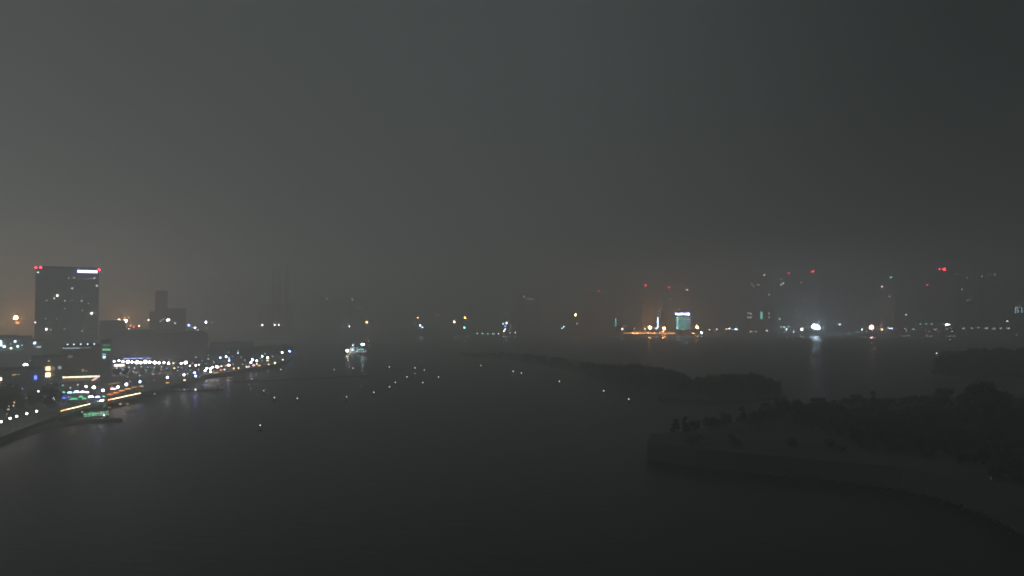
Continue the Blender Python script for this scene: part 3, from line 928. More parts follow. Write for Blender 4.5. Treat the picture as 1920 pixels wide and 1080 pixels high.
row('street_lamp', 'post', '{o} large lamp from the pale hall along the road behind the lit deck', 'road lamps',
    [(161.3, 724.7, 5, 'W', 1.6), (176, 726.3, 6, 'W', 1.6, 1.3), (193, 731.9, 6.2, 'V', 1.8), (221, 725.6, 6, 'V', 1.8), (236.9, 720.8, 6.4, 'V', 1.8), (262.5, 715.7, 5.6, 'B', 1.8), (313.8, 707.6, 5.2, 'V', 1.8),
     (345, 702.8, 5.4, 'V', 1.8), (365, 699, 5, 'B', 1.8), (366.9, 705, 5.4, 'B', 1.8)], z=8.5)
row('path_light', 'post', '{o} tiny light from the red awning in the little row behind it', 'tiny lights behind the red awning',
    [(204.5, 720.4, 2.2, 'Y', .28), (208.6, 719.8, 2.2, 'Y', .3), (212.8, 719, 2.4, 'Y', .35), (217, 718.4, 2.2, 'Y', .3), (221, 717.8, 2.4, 'Y', .32), (226, 717.4, 2, 'Y', .2)], z=5.0, cat='light')
row('street_lamp', 'post', '{o} lamp from the mall end among the crowded quay lights', 'crowded quay lights',
    [(384.6, 695, 5, 'V', 1.7), (387.8, 690.4, 5, 'W', 1.4), (394.8, 691.6, 5.4, 'W', 1.7), (394.6, 697, 4, 'W', 1.2), (399, 688.6, 4.4, 'W', 1.4), (403, 699.6, 3.4, 'O', .35), (407.2, 687.8, 5.6, 'W', 1.6, 1.5), (407.6, 698.6, 3.4, 'O', .35),
     (400.4, 696, 3, 'Y', .35), (413.8, 693.6, 4, 'OR', .9), (415.2, 686.7, 3.8, 'W', 1.0), (420.8, 692.7, 3.8, 'W', .8), (423, 685.8, 3, 'Y', .6), (429, 684.6, 5, 'P', 1.8, 1.6), (437, 682.6, 3, 'Y', .35), (438.4, 690.8, 4, 'Y', .8), (447.4, 690, 4, 'Y', .8),
     (454.8, 683, 3, 'Y', .22), (462.5, 688, 4, 'Y', 1.0), (466.8, 687.4, 3.4, 'W', .8), (470.4, 679.6, 5, 'V', 1.6), (473.4, 674.4, 5.4, 'V', 1.7), (475.6, 685, 4.6, 'P', .7, 1.5), (481.2, 676.4, 5, 'V', 1.6), (481.6, 682.4, 3.6, 'Y', .8),
     (486, 685.4, 3.6, 'O', .5, 2.0)], z=6.0)
row('street_lamp', 'post', '{o} bluish lamp from the mall on the rise behind the crowded quay', 'bluish lamps behind the quay',
    [(413, 670.6, 4.6, 'B', 1.6), (424, 668.8, 4.6, 'V', 1.3), (429.4, 671.4, 3.8, 'T', .7), (429.6, 676, 4.6, 'B', 1.4), (446.3, 662, 3.6, 'C', .7), (446.2, 657.6, 3, 'T', .25)], z=11)
row('street_lamp', 'post', '{o} lamp toward the water at the tapering end of the quay', 'lamps at the tip of the quay',
    [(491.7, 668, 4.6, 'T', 1.3), (491.7, 676.4, 3.6, 'G', .22), (501.8, 670.4, 5, 'W', 1.5), (501.8, 675.8, 4.4, 'Y', .5, 1.8), (503.8, 683, 3.6, 'Y', .6), (511.3, 668.4, 3, 'W', .28), (515.6, 680.6, 5, 'Y', 1.1), (530.2, 674.5, 3.8, 'W', .7),
     (529, 661, 4.8, 'V', 1.6), (543, 658.6, 4.8, 'B', 1.7)], z=7.5)
row('street_lamp', 'post', '{o} lamp from the picture edge among the houses behind the beach', 'lamps among the houses',
    [(11.8, 679, 3.6, 'W', .5), (28, 674.5, 3, 'C', .22), (47.8, 684.2, 6.4, 'W', 2.0, 1.6), (78, 685.4, 5, 'W', 1.2), (118, 680.3, 4.4, 'W', 1.0), (196.5, 690.2, 6.2, 'C', 1.4), (202, 690, 3.6, 'Y', .4), (206.2, 688.8, 3, 'Y', .3)], z=10)
row('street_lamp', 'post', '{o} lamp from the beach house in the dark garden by the deck', 'garden lamps by the deck',
    [(36.6, 718.4, 3, 'W', .3), (24.4, 726.4, 2.8, 'T', .16), (72, 733.6, 4.4, 'W', 1.1), (82.5, 711.4, 3.2, 'G', .28), (100.2, 747.6, 6.2, 'V', 1.8), (110.8, 747.8, 4.4, 'W', 1.0), (27.2, 754.2, 4.2, 'Y', .4), (26, 748.6, 2.8, 'W', .3), (25.4, 760.6, 3.4, 'Y', .32),
     (16.8, 761.6, 3, 'Y', .22), (15.6, 767.6, 4, 'W', .18, 1.5), (50.4, 747.4, 3.4, 'C', .28), (44, 751.2, 3.4, 'W', .14), (13, 776.6, 3, 'W', .1)], z=5.2)
row('street_lamp', 'post', '{o} dim lamp from the road lamps down the slope to the landing stage', 'dim lamps by the landing stage',
    [(326.9, 690.2, 4.2, 'Y', .7), (302, 692.6, 3.6, 'P', .18), (299.6, 700, 3.4, 'P', .25), (311.4, 699, 2.8, 'P', .16), (289, 712.6, 2.6, 'W', .2), (351.2, 701.2, 3.2, 'W', .35), (314, 717.4, 3.6, 'O', .38, 2.6), (346, 712.6, 4.2, 'Y', .7, 1.5), (244, 715.8, 2.8, 'W', .2)], z=7.0)
row('path_light', 'post', '{o} faint light from the mall among the trees behind the quay', 'faint lights among the quay trees',
    [(319, 674.6, 3, 'T', .2), (327, 668.4, 3, 'G', .14), (361, 681, 3, 'C', .24), (367.6, 669.8, 3.4, 'C', .26), (379, 676.5, 3, 'B', .3), (386.4, 682, 3, 'T', .22), (390.4, 672.8, 3.2, 'C', .3), (391, 665.6, 3, 'G', .16), (401, 679, 3, 'W', .25), (417.4, 656.8, 3, 'C', .18),
     (428.2, 660.6, 3, 'G', .22), (436, 668, 3, 'B', .3), (452, 669.6, 3, 'T', .25), (459, 675, 3, 'W', .22), (487.5, 672, 3, 'C', .3), (497, 664, 3, 'T', .25)], z=8.5, cat='light')
row('path_light', 'post', '{o} faint coloured light from the pale hall across the dark ground behind the road lamps', 'faint lights behind the road',
    [(226.6, 700, 3, 'B', .4), (239, 706.4, 3, 'G', .24), (250, 697, 3, 'W', .3), (262, 704, 3, 'C', .3), (274, 694, 3.2, 'T', .3), (287, 701.6, 3, 'W', .26), (333, 694.6, 3, 'C', .3), (341, 689.6, 3.2, 'B', .45), (357, 694, 3, 'T', .26), (372, 692.4, 3, 'W', .35)], z=7.0, cat='light')
row('path_light', 'post', '{o} faint coloured light from the picture edge in the trees behind the beach promenade', 'faint lights behind the beach trees',
    [(8, 733, 3, 'O', .5), (15, 722.6, 3, 'T', .25), (42, 728.6, 3, 'B', .3), (52, 719.6, 3, 'C', .3), (60, 741, 3, 'T', .24), (88, 726, 3.2, 'C', .34), (96, 718.6, 3, 'G', .3), (104, 732.6, 3, 'B', .5), (118, 722.4, 3, 'T', .3), (132, 727, 3.2, 'C', .4), (146, 721.4, 3, 'W', .4)], z=5.5, cat='light')
row('path_light', 'post', '{o} small cool light from the picture edge in the lanes around the low houses', 'small cool lights in the house lanes',
    [(4, 667, 3, 'C', .3), (15, 661, 3, 'T', .35), (24, 665.6, 3, 'C', .45), (33, 671, 3, 'W', .3), (43, 663.4, 3, 'T', .4), (52, 668.6, 3, 'B', .5), (57, 676, 3, 'C', .35), (66, 664.4, 3, 'C', .5), (73, 672, 3, 'G', .25), (84, 667, 3.4, 'T', .5), (92, 661.6, 3, 'C', .4), (101, 669.4, 3, 'B', .5),
     (108, 663, 3.2, 'C', .6), (112, 674, 3, 'T', .4)], z=12, cat='light')
row('path_light', 'post', '{o} small bluish light from the stair tower on the shop terrace below the bright row', 'small bluish lights of the shop terrace',
    [(219, 690.4, 3, 'C', .4), (230, 693, 3, 'B', .6), (242, 688.6, 3, 'C', .5), (252, 690, 3, 'V', .6), (265, 687.4, 3, 'C', .5), (277, 688.4, 3, 'B', .6), (289, 689.6, 3, 'C', .4), (303, 687.6, 3, 'V', .5), (313, 690.4, 3, 'T', .4), (334, 688, 3, 'C', .4)], z=7.5, cat='light')
# landing stage with its lamps
t = thing('landing_stage', 'low pale floating landing stage reaching from the lit shore into the bay', 'landing stage', onz(366, 727, 0.6), 0)
pa = onz(318, 730, 0.9) - t.location; pb_ = onz(420, 727, 0.9) - t.location
ang = math.atan2(pb_.y - pa.y, pb_.x - pa.x)
bm = bmesh.new()
box(bm, (pa.x + pb_.x) / 2, (pa.y + pb_.y) / 2, -1.2, (pb_ - pa).length, 6, 1.5, ang)
mk('deck', bm, M['pale'], t)
for q in (0.1, 0.37, 0.64, 0.92):
    bm = bmesh.new()
    c_ = pa.lerp(pb_, q)
    cyl(bm, (c_.x, c_.y - 3.3, -2), (c_.x, c_.y - 3.3, 2.4), 0.25, 0.25, 8)
    mk('pile', bm, M['metal'], t)
row('deck_lamp', 'post', '{o} lamp from the shore on the floating landing stage', 'landing stage lamps', [(345.6, 730.6, 3.4, 'C', .22), (366.6, 730.4, 4, 'W', .95)], z=2.4, zb=0.9, cat='lamp')
row('deck_lamp', 'post', '{o} of the low lamps and painted reflections from the sandy spit at the lit deck', 'low lamps and painted reflections at the waterside',
    [(137.5, 770.2, 3.4, 'Y', .3), (154, 772.4, 3.2, 'W', .3), (171.6, 776.2, 3, 'G', .35), (195, 778.4, 4.2, 'W', 1.0), (196.4, 763.4, 3.6, 'O', .4), (205, 764, 3.4, 'OR', .12, 2.2), (225.4, 757.6, 4, 'Y', .28, 1.5), (239, 757.2, 3.4, 'Y', .12, 2.0), (290, 738.4, 3.4, 'G', .3)],
    z=1.6, zb=0.0, cat='lamp')  # the wide yellow ones are glows painting warm reflections on the water
row('deck_lamp', 'post', '{o} green-white lamp from the blue stalls in the gap of the lit deck', 'gap lamps of the deck', [(183.4, 752.4, 3, 'G', .8), (187, 751.6, 3.4, 'W', 1.0), (190.2, 751, 4, 'W', 1.3), (193, 750.4, 4, 'W', 1.3)], z=4.5, cat='lamp')

# strings of bulbs along the deck railings
for lb, (xa, ya), (xb, yb), n, I in (('warm bulb string on the deck railing closer to the sandy spit', (113.8, 768.4), (169.6, 755.2), 17, .95),
                                     ('warm bulb string on the deck railing under the red awning', (202.6, 748.2), (263.4, 735.2), 21, 1.1)):
    A = onz(xa, ya, 4.3); B = onz(xb, yb, 4.3)
    t = thing('bulb_railing', lb, 'string lights', (A.x, A.y, LAND_Z), 0, 'bulb-lit deck railings')
    bm = bmesh.new()
    dv = B - A
    cyl(bm, (0, 0, 1.1), (dv.x, dv.y, 1.1), 0.06, 0.06, 6)
    cyl(bm, (0, 0, 0.55), (dv.x, dv.y, 0.55), 0.04, 0.04, 6)
    for i in range(n + 1):
        q = dv * i / n
        cyl(bm, (q.x, q.y, 0), (q.x, q.y, 1.15), 0.05, 0.05, 6)
    mk('rail', bm, M['metal'], t)
    for i in range(n):
        q = dv * (i + 0.5) / n
        g = link('bulb', GLOBE, emit('Y' if i > 2 else 'O', 4.2 * I * random.uniform(0.75, 1.3) / trans(A + q)), t, (q.x, q.y, 1.35))
        g.scale = (0.25,) * 3

# market stalls on the deck, their canopies glowing
def stall(px, py, wpx, hpx, col, I, label, z=4.2):
    p = onz(px, py, z)
    k_ = p.y / F
    w_ = wpx * k_; h_ = 3.0
    t = thing('market_stall', label, 'stall', (p.x, p.y, LAND_Z), -math.atan2(p.x, p.y) * 0.8 + 0.25, 'glowing stalls on the deck')
    bm = bmesh.new()
    for sx in (-1, 1):
        for sy in (-1, 1): cyl(bm, (sx * w_ * .46, sy * 1.2, 0), (sx * w_ * .46, sy * 1.2, h_ * .72), 0.06, 0.06, 6)
    mk('frame', bm, M['metal'], t)
    bm = bmesh.new()
    box(bm, 0, -0.9, 0, w_ * 0.9, 0.5, 1.0)
    mk('counter', bm, M['wood'], t)
    bm = bmesh.new()
    vs = [bm.verts.new(v) for v in ((-w_ / 2, -1.5, h_ * .7), (w_ / 2, -1.5, h_ * .7), (w_ / 2, 1.5, h_ * .7), (-w_ / 2, 1.5, h_ * .7), (-w_ * .3, 0, h_ * .7 + hpx * k_ * .5), (w_ * .3, 0, h_ * .7 + hpx * k_ * .5))]
    for f in ((0, 1, 5, 4), (2, 3, 4, 5), (1, 2, 5), (3, 0, 4), (3, 2, 1, 0)): bm.faces.new([vs[i] for i in f])
    mk('canopy', bm, emit(col, 2.5 * I / trans(p)), t)
    return t


for q in ((119, 737.5, 5, 4, 'T', .45, 'small teal stall at the beach end of the glowing stalls'), (131, 738.5, 8, 6, 'T', .9, 'bright teal-white stall beside the small teal one'),
          (143.5, 737.6, 9, 7, 'C', 1.5, 'brightest white stall in the back row of glowing stalls'), (155, 737.4, 7, 6, 'V', 1.5, 'white stall next to the brightest one in the back row'),
          (163, 737.8, 6, 5, 'W', 1.3, 'warm white stall closing the back row of glowing stalls'), (118.6, 748.6, 6, 6, 'BL', .9, 'deep blue stall at the beach end of the front row'),
          (130, 747, 9, 5, 'B', .16, 'dim blue stall between the deep blue and the green ones'), (138, 750.6, 14, 5, 'GR', .3, 'wide green stall in the front row by the railing'),
          (151.5, 746.6, 7, 6, 'G', .3, 'pale green stall behind the railing bulbs'), (158, 750, 8, 5, 'GR', .28, 'green stall beside the two violet-white stalls'),
          (170.5, 746.4, 9, 6, 'V', 1.5, 'larger violet-white stall where the railing breaks'), (183, 746.8, 8, 6, 'B', 1.8, 'blue-white stall at the gap in the railing'), (194, 745.4, 4, 4, 'G', .5, 'tiny green-white stall beside the orange awning')):
    stall(*q)
# red and orange lit awnings
for q in ((212.4, 731.4, 9, 5, 'P', 1.3, 'small pinkish-white lit stall under the red glow'), (209.5, 728.6, 5, 5, 'OR', .28, 'red-lit stall behind the pinkish-white one'), (206, 741.8, 10, 4, 'OR', .3, 'reddish awning at the low end of the orange row'),
          (217, 738.6, 10, 4, 'OR', .42, 'orange-red awning in the row above the railing bulbs'), (228, 734.6, 10, 4, 'O', .34, 'orange awning midway in the row above the railing'), (239.5, 731.2, 10, 4, 'O', .38, 'yellow-orange awning near the top of the row'),
          (252, 727.6, 10, 3, 'O', .2, 'dim orange awning last in the row above the railing'), (265, 725.8, 8, 3, 'Y', .22, 'pale yellow awning apart at the top end of the deck')):
    stall(*q)
# added pontoon with hidden lamps, standing in for a green reflection on the water
p = onz(181, 775, 0.6)
t = thing('pontoon', 'small square pontoon added for the green reflection between the deck and the sandy spit', 'pontoon', (p.x, p.y, 0), 0.48)
bm = bmesh.new()
box(bm, 0, 0, -0.4, 9.5, 19, 0.9)
mk('deck', bm, M['white'], t)
for sx in (-3.2, 3.2):  # green lamps added behind hoods that keep them out of view
    for sy in (-9.0, -0.5):
        bm = bmesh.new()
        cyl(bm, (sx, sy, -0.4), (sx, sy, 3.2), 0.1, 0.1, 6)
        box(bm, sx, sy - 0.12, 2.5, 1.3, 0.12, 1.3)
        box(bm, sx, sy + 0.3, 3.8, 1.3, 0.9, 0.08)
        po = mk('hidden_lamp', bm, M['metal'], t)
        g = link('lamp_glass', GLOBE, emit('GR', 120), po, (sx, sy + 0.42, 3.2)); g.scale = (0.36,) * 3

# ------------------------------------------------------------------ high masts and far lamps
row('high_mast_lamp', 'mast', '{o} orange port lamp from the picture edge, close to the hotel', 'orange port lamps beside the hotel',
    [(3.7, 606.6, 3.6, 'O', .4), (29.6, 595.8, 7.0, 'O', 100.0), (32.7, 605.4, 5, 'OR', 1.0, 1.8)], Y=1050, cat='mast lamp', big=True)
row('high_mast_lamp', 'mast', '{o} port lamp from the hotel in the warm glow before the stepped tower', 'port lamps between hotel and stepped tower',
    [(210.9, 604.6, 4, 'W', .7), (222.7, 600, 5, 'Y', 1.5, 1.3), (223.2, 605.2, 4, 'Y', .8), (235.6, 602, 6.2, 'O', 95), (245, 610.6, 3.6, 'O', .8), (242.2, 617.4, 4.4, 'W', 1.2), (251, 613, 5, 'R', .9), (261.2, 610.8, 4.6, 'Y', 1.4), (279, 600.2, 5, 'Y', 1.6), (220.6, 613, 3, 'P', .3)],
    Y=1050, cat='mast lamp', big=True)
lamp('high_mast_lamp', 'mast', aty(66, 604.6, 545), LAND_Z, 4, 'W', .8, 'white lamp on a mast at the dark corner of the tall hotel', 'mast lamp', None, 1.0, True)
lamp('high_mast_lamp', 'mast', aty(315, 600, 842), LAND_Z, 6, 'W', 2.4, 'bright white lamp on a mast before the stepped tower', 'mast lamp', None, 1.4, True)
row('high_mast_lamp', 'mast', '{o} blue-white lamp from the stepped tower over the mall roof', 'blue-white lamps over the mall',
    [(354, 609.8, 6, 'B', 2.4), (357.8, 613.2, 3, 'C', .3), (365.7, 614.5, 5.4, 'V', 1.8), (370.4, 618.4, 3.4, 'W', .4), (386.3, 604.2, 6, 'V', 2.2), (387.6, 615.6, 3.4, 'W', .2), (397, 604.6, 3.4, 'W', .2)], Y=1300, cat='mast lamp', big=True)
row('high_mast_lamp', 'mast', '{o} white lamp from the mall low before the power station', 'white lamps before the power station', [(491.7, 609.5, 4.6, 'W', 1.1), (515.6, 609.5, 4.6, 'W', 1.0), (523, 609.4, 4, 'W', .9)], Y=1445, cat='mast lamp', big=True)
row('high_mast_lamp', 'mast', '{o} terminal lamp from the power station across the open bay', 'container terminal lamps',
    [(655.5, 611.9, 5, 'V', 1.5), (687.6, 604, 6, 'O', 2.6), (783.5, 595.6, 4.6, 'O', 1.3), (788, 610, 5, 'C', 1.5), (792, 613.6, 4.4, 'C', 1.2), (851.7, 603.8, 6, 'Y', 2.0), (871.5, 595.5, 6.6, 'O', 2.6), (871, 614.4, 5, 'T', 1.6), (997.7, 592.8, 3.4, 'R', .35), (821, 591, 3.4, 'R', .10, 3.0)],
    Y=1725, cat='mast lamp', big=True)
row('high_mast_lamp', 'mast', '{o} light from the top down in the tight bluish cluster over the water', 'tight bluish cluster', [(949.8, 605.6, 5.6, 'V', 1.6), (943, 607.2, 4.6, 'T', .9), (947.2, 611.6, 4.6, 'B', 1.0), (947, 617.4, 4.4, 'C', 1.3), (944.6, 620.8, 4.6, 'W', 1.3)], Y=1718, cat='mast lamp', big=True)
row('quay_lamp', 'post', '{o} small pale lamp from the terminal in the even waterside row', 'even waterside row', [(894.9, 625, 3.4, 'W', .32), (904.4, 625.3, 3.8, 'T', .5), (914.9, 625.7, 3.4, 'W', .36), (924.8, 626, 3.8, 'C', .5), (934.6, 626.2, 3.6, 'W', .5), (956.4, 623.6, 3.4, 'W', .3), (966.4, 623.3, 3.8, 'W', .45)], Y=1715, cat='lamp')
row('high_mast_lamp', 'mast', '{o} lamp between the bluish cluster and the orange quay', 'lamps before the orange quay', [(1043, 592, 3.6, 'R', .25), (1079.5, 590.3, 6, 'O', 7), (1082, 607, 4, 'O', .3), (1056.7, 612.4, 4.2, 'C', .7), (1054.2, 615.4, 4, 'T', .6)], Y=1725, cat='mast lamp', big=True)
row('high_mast_lamp', 'mast', '{o} lamp along the orange quay, counted from its darker end', 'lamps of the orange quay',
    [(1166.7, 617, 5.2, 'P', 1.4), (1189.7, 616, 3.4, 'C', .4), (1209.5, 616.6, 4.4, 'Y', 1.1), (1218.8, 614, 8, 'O', 20), (1230, 615.2, 4.6, 'C', 1.2), (1245, 616, 7.4, 'O', 18), (1307, 613.8, 6.6, 'O', 14), (1315.5, 623.6, 6, 'V', 2.4)], Y=1730, cat='mast lamp', big=True)
row('quay_lamp', 'post', '{o} small lamp from the orange quay toward the white floodlight', 'small lamps between quay and floodlight',
    [(1329.7, 618.2, 3.6, 'W', .6), (1343.8, 617.5, 4, 'C', .6), (1361.7, 617, 4.2, 'O', .9), (1367.5, 616, 4.6, 'C', 1.2), (1373, 618.4, 3.4, 'B', .4), (1377, 617, 3.4, 'C', .5), (1380.8, 617, 5, 'C', 1.6), (1380, 610, 3, 'C', .2), (1438, 620, 4.4, 'W', .6), (1464.7, 613, 3.8, 'C', .4), (1470.4, 613.4, 3.8, 'W', .5),
     (1479.2, 612.2, 3.6, 'C', .4), (1474.6, 617.4, 4.6, 'C', 1.1), (1488.3, 622, 3.8, 'W', .6), (1471, 622.8, 3, 'P', .22), (1503, 617.6, 6, 'W', 1.8, 1.2)], Y=1672, cat='lamp')
row('floodlight_mast', 'mast', '{o} great floodlight blazing over the far quay, whiter one first', 'great floodlights of the far quay', [(1530.4, 613.6, 9.5, 'C', 16.0), (1634, 613.6, 6.5, 'P', 11.0)], Y=1672, cat='floodlight', big=True)
row('quay_lamp', 'post', '{o} lamp from the white floodlight on the dark quay beyond it', 'lamps beyond the white floodlight',
    [(1574.7, 608.8, 4.4, 'C', .9), (1616, 617.8, 4, 'C', .8), (1591, 625.4, 3.6, 'T', .14, 2.5), (1607, 622.6, 3.6, 'T', .16, 2.5), (1653.2, 617.4, 5, 'Y', 1.2), (1652, 609.4, 3, 'P', .25), (1665, 614.2, 3.8, 'C', .5), (1668.4, 615.8, 4.2, 'C', .9), (1672.2, 615.8, 4.2, 'C', .8), (1698.7, 590.2, 4, 'W', .3, 1.4), (1687, 626.5, 3.6, 'R', .1, 1.8)], Y=1640, cat='lamp')
row('quay_lamp', 'post', '{o} dim pale lamp of the long quay toward the dark end', 'dim pale lamps of the long quay',
    [(1697, 616.8, 3.6, 'W', .10, 1.8), (1712.5, 617.4, 3.8, 'W', .12, 2.2), (1754, 617.4, 3.8, 'W', .13, 1.8), (1775, 616.6, 3.6, 'T', .10, 1.8), (1806.7, 615.6, 3.8, 'W', .15, 1.8), (1822.5, 615.4, 3.4, 'W', .10, 1.8), (1835, 614.4, 3.4, 'W', .10, 1.6), (1849, 615.4, 4, 'W', .16, 1.8), (1863.4, 616.4, 3.8, 'W', .13, 2.0), (1876.8, 615.4, 4, 'W', .16, 1.6), (1890.6, 615.4, 4.2, 'W', .2, 1.6), (1888.8, 601.4, 3.6, 'W', .6)],
    Y=1640, cat='lamp')

for t in [o for o in C.objects if o.name.startswith('floodlight_mast') and o.parent is None]:
    g = next(c for c in t.children if c.name.startswith('lamp_glass'))
    r0 = g.scale.x
    for i in range(7):  # small glowing balls added to give the lamp a starburst outline
        a = i * 0.898 + 0.3
        h_ = link('flare_ball', GLOBE, g.material_slots[0].material, t, (math.cos(a) * r0 * random.uniform(1.2, 1.75), random.uniform(-.5, .5), g.location.z + math.sin(a) * r0 * random.uniform(0.9, 1.4)))
        h_.scale = (r0 * random.uniform(.2, .42),) * 3

# ------------------------------------------------------------------ boats
def hull(bm, L, Wd, z0, z1, bow=0.3, n=14):
    """a hull along x with its bow at +x"""
    rings = []
    for i in range(n + 1):
        u = i / n
        x = -L / 2 + L * u
        wid = Wd / 2 * (1 - max(0, (u - (1 - bow)) / bow) ** 2.2)
        if u < 0.08: wid *= 0.86 + u * 1.75
        sheer = 0.22 * (z1 - z0) * max(0, (u - 0.5) * 2) ** 2
        prow = 0.06 * L * max(0, (u - .85) / .15)
        rings.append([bm.verts.new((x - prow * 0.5, -wid * 0.7, z0)), bm.verts.new((x, -max(wid, .05), z1 + sheer)), bm.verts.new((x, max(wid, .05), z1 + sheer)), bm.verts.new((x - prow * 0.5, wid * 0.7, z0))])
    for a, b in zip(rings, rings[1:]):
        for j in range(4):
            bm.faces.new((a[j], b[j], b[(j + 1) % 4], a[(j + 1) % 4]))
    bm.faces.new(rings[0]); bm.faces.new(list(reversed(rings[-1])))


p = onz(668, 665.5, 0)
k = p.y / F
fy = thing('ferry', 'white passenger ferry with bright bow light and lit decks crossing the bay', 'ferry', (p.x, p.y, 0), R(180 - 8))
# local x points to the bow (towards the hotel side)
L = 37 * k
bm = bmesh.new(); hull(bm, L, 8.0, -0.8, 2.2)
mk('hull', bm, M['white'], fy)
bm = bmesh.new(); box(bm, -1.5, 0, 2.203, L * 0.72, 6.6, 2.6); box(bm, -1.5, 0, 4.803, L * .74, 7.0, .2)
cb = mk('cabin', bm, M['white'], fy)
bm = bmesh.new(); box(bm, -4.5, 0, 5.003, L * 0.45, 5.4, 2.4); box(bm, -4.5, 0, 7.403, L * .5, 6.2, .25)
ud = mk('upper_deck', bm, M['white'], fy)
bm = bmesh.new(); box(bm, L * 0.17, 0, 5.003, 4.2, 4.6, 2.6); box(bm, L * 0.17, 0, 7.603, 4.8, 5.2, 0.2)
wh = mk('wheelhouse', bm, M['white'], fy)
bm = bmesh.new(); cyl(bm, (L * .1, 0, 7.8), (L * .1, 0, 12.6), .16, .09, 8); cyl(bm, (L * .1, -1.6, 11.0), (L * .1, 1.6, 11.0), .07, .07, 6)
ms = mk('mast', bm, M['metal'], fy)
bm = bmesh.new(); cyl(bm, (-L * .2, 0, 7.65), (-L * .22, 0, 9.6), 1.0, .85, 12)
mk('funnel', bm, M['navy'], fy)
tp = trans(p)
for s in (-1, 1):
    for i in range(8):
        bm = bmesh.new(); box(bm, 0, 0, 0, 1.7, 0.16, 1.1)
        mk('window', bm, emit('C', (0.25 if i % 3 else 0.5) / tp), cb, (-9.4 + i * 2.3, s * 3.36, 3.2))
    bm = bmesh.new(); box(bm, 0, 0, 0, L * .36, 0.18, 1.2)
    mk('window', bm, emit('T', .5 / tp), ud, (-5.5, s * 2.78, 5.3))
    for i in range(3):
        bm = bmesh.new(); box(bm, 0, 0, 0, 1.1, .16, 1.0)
        mk('window', bm, emit('C', .35 / tp), wh, (L * .17 - 1.35 + i * 1.35, s * 2.38, 6.1))
def blamp(px, py, sz, col, I, par, st=1.0):
    q = aty(px, py, p.y - 4.4) - fy.location
    a = -fy.rotation_euler.z
    lx = q.x * math.cos(a) - q.y * math.sin(a); ly = q.x * math.sin(a) + q.y * math.cos(a)
    g = link('deck_light', GLOBE, emit(col, I / tp), par, (lx, ly, q.z))
    r_ = sz * .5 * .62 * k
    g.scale = (r_ * st, r_, r_)
blamp(651.4, 657.4, 8.5, 'W', 12, fy); blamp(661, 655.6, 5.0, 'C', 2.6, fy); blamp(661.6, 647.6, 4.6, 'C', 2.2, ms); blamp(663.4, 651.4, 3.8, 'C', .9, wh)
blamp(680.2, 645.8, 7.5, 'C', 7, ud, 1.7); blamp(669.6, 658.4, 4.4, 'W', .6, fy); blamp(669.4, 651, 3.4, 'T', .5, ud); blamp(677, 654.2, 4, 'G', .35, fy, 2.6)
blamp(683.4, 661.4, 3.4, 'R', .5, fy); blamp(652.6, 662.6, 3, 'O', .5, fy)

for i, (px, py, lb) in enumerate(((1700, 633, 'moored tour boat closest to the pinkish floodlight with one cabin lamp'), (1742.5, 633.4, 'middle one of three moored tour boats with one cabin lamp'), (1785.5, 633.6, 'moored tour boat closest to the dark end of the quay'))):
    q = onz(px, py, 0)
    kk = q.y / F
    t = thing('tour_boat', lb, 'boat', (q.x, q.y, 0), R(random.uniform(-6, 6)), 'moored tour boats')
    bm = bmesh.new(); hull(bm, 26, 6, -.6, 1.8); mk('hull', bm, M['white'], t)
    bm = bmesh.new(); box(bm, -2, 0, 1.803, 17, 4.8, 3.2); mk('cabin', bm, M['white'], t)
    bm = bmesh.new(); box(bm, -2, 0, 5.003, 18, 5.4, .4); mk('roof', bm, M['white'], t)
    bm = bmesh.new(); cyl(bm, (0, 0, 5.4), (0, 0, 12.2), .15, .1, 6)
    m_ = mk('mast', bm, M['metal'], t)
    g = link('mast_light', GLOBE, emit('W', .45 / trans(q)), m_, (0, 0, 12.2)); g.scale = (1.0,) * 3
    for j in range(5):
        bm = bmesh.new(); box(bm, 0, 0, 0, 2.2, .2, 1.6)
        mk('window', bm, emit('W', .12 / trans(q)), t, (-8 + j * 3.1, -2.52, 2.6))

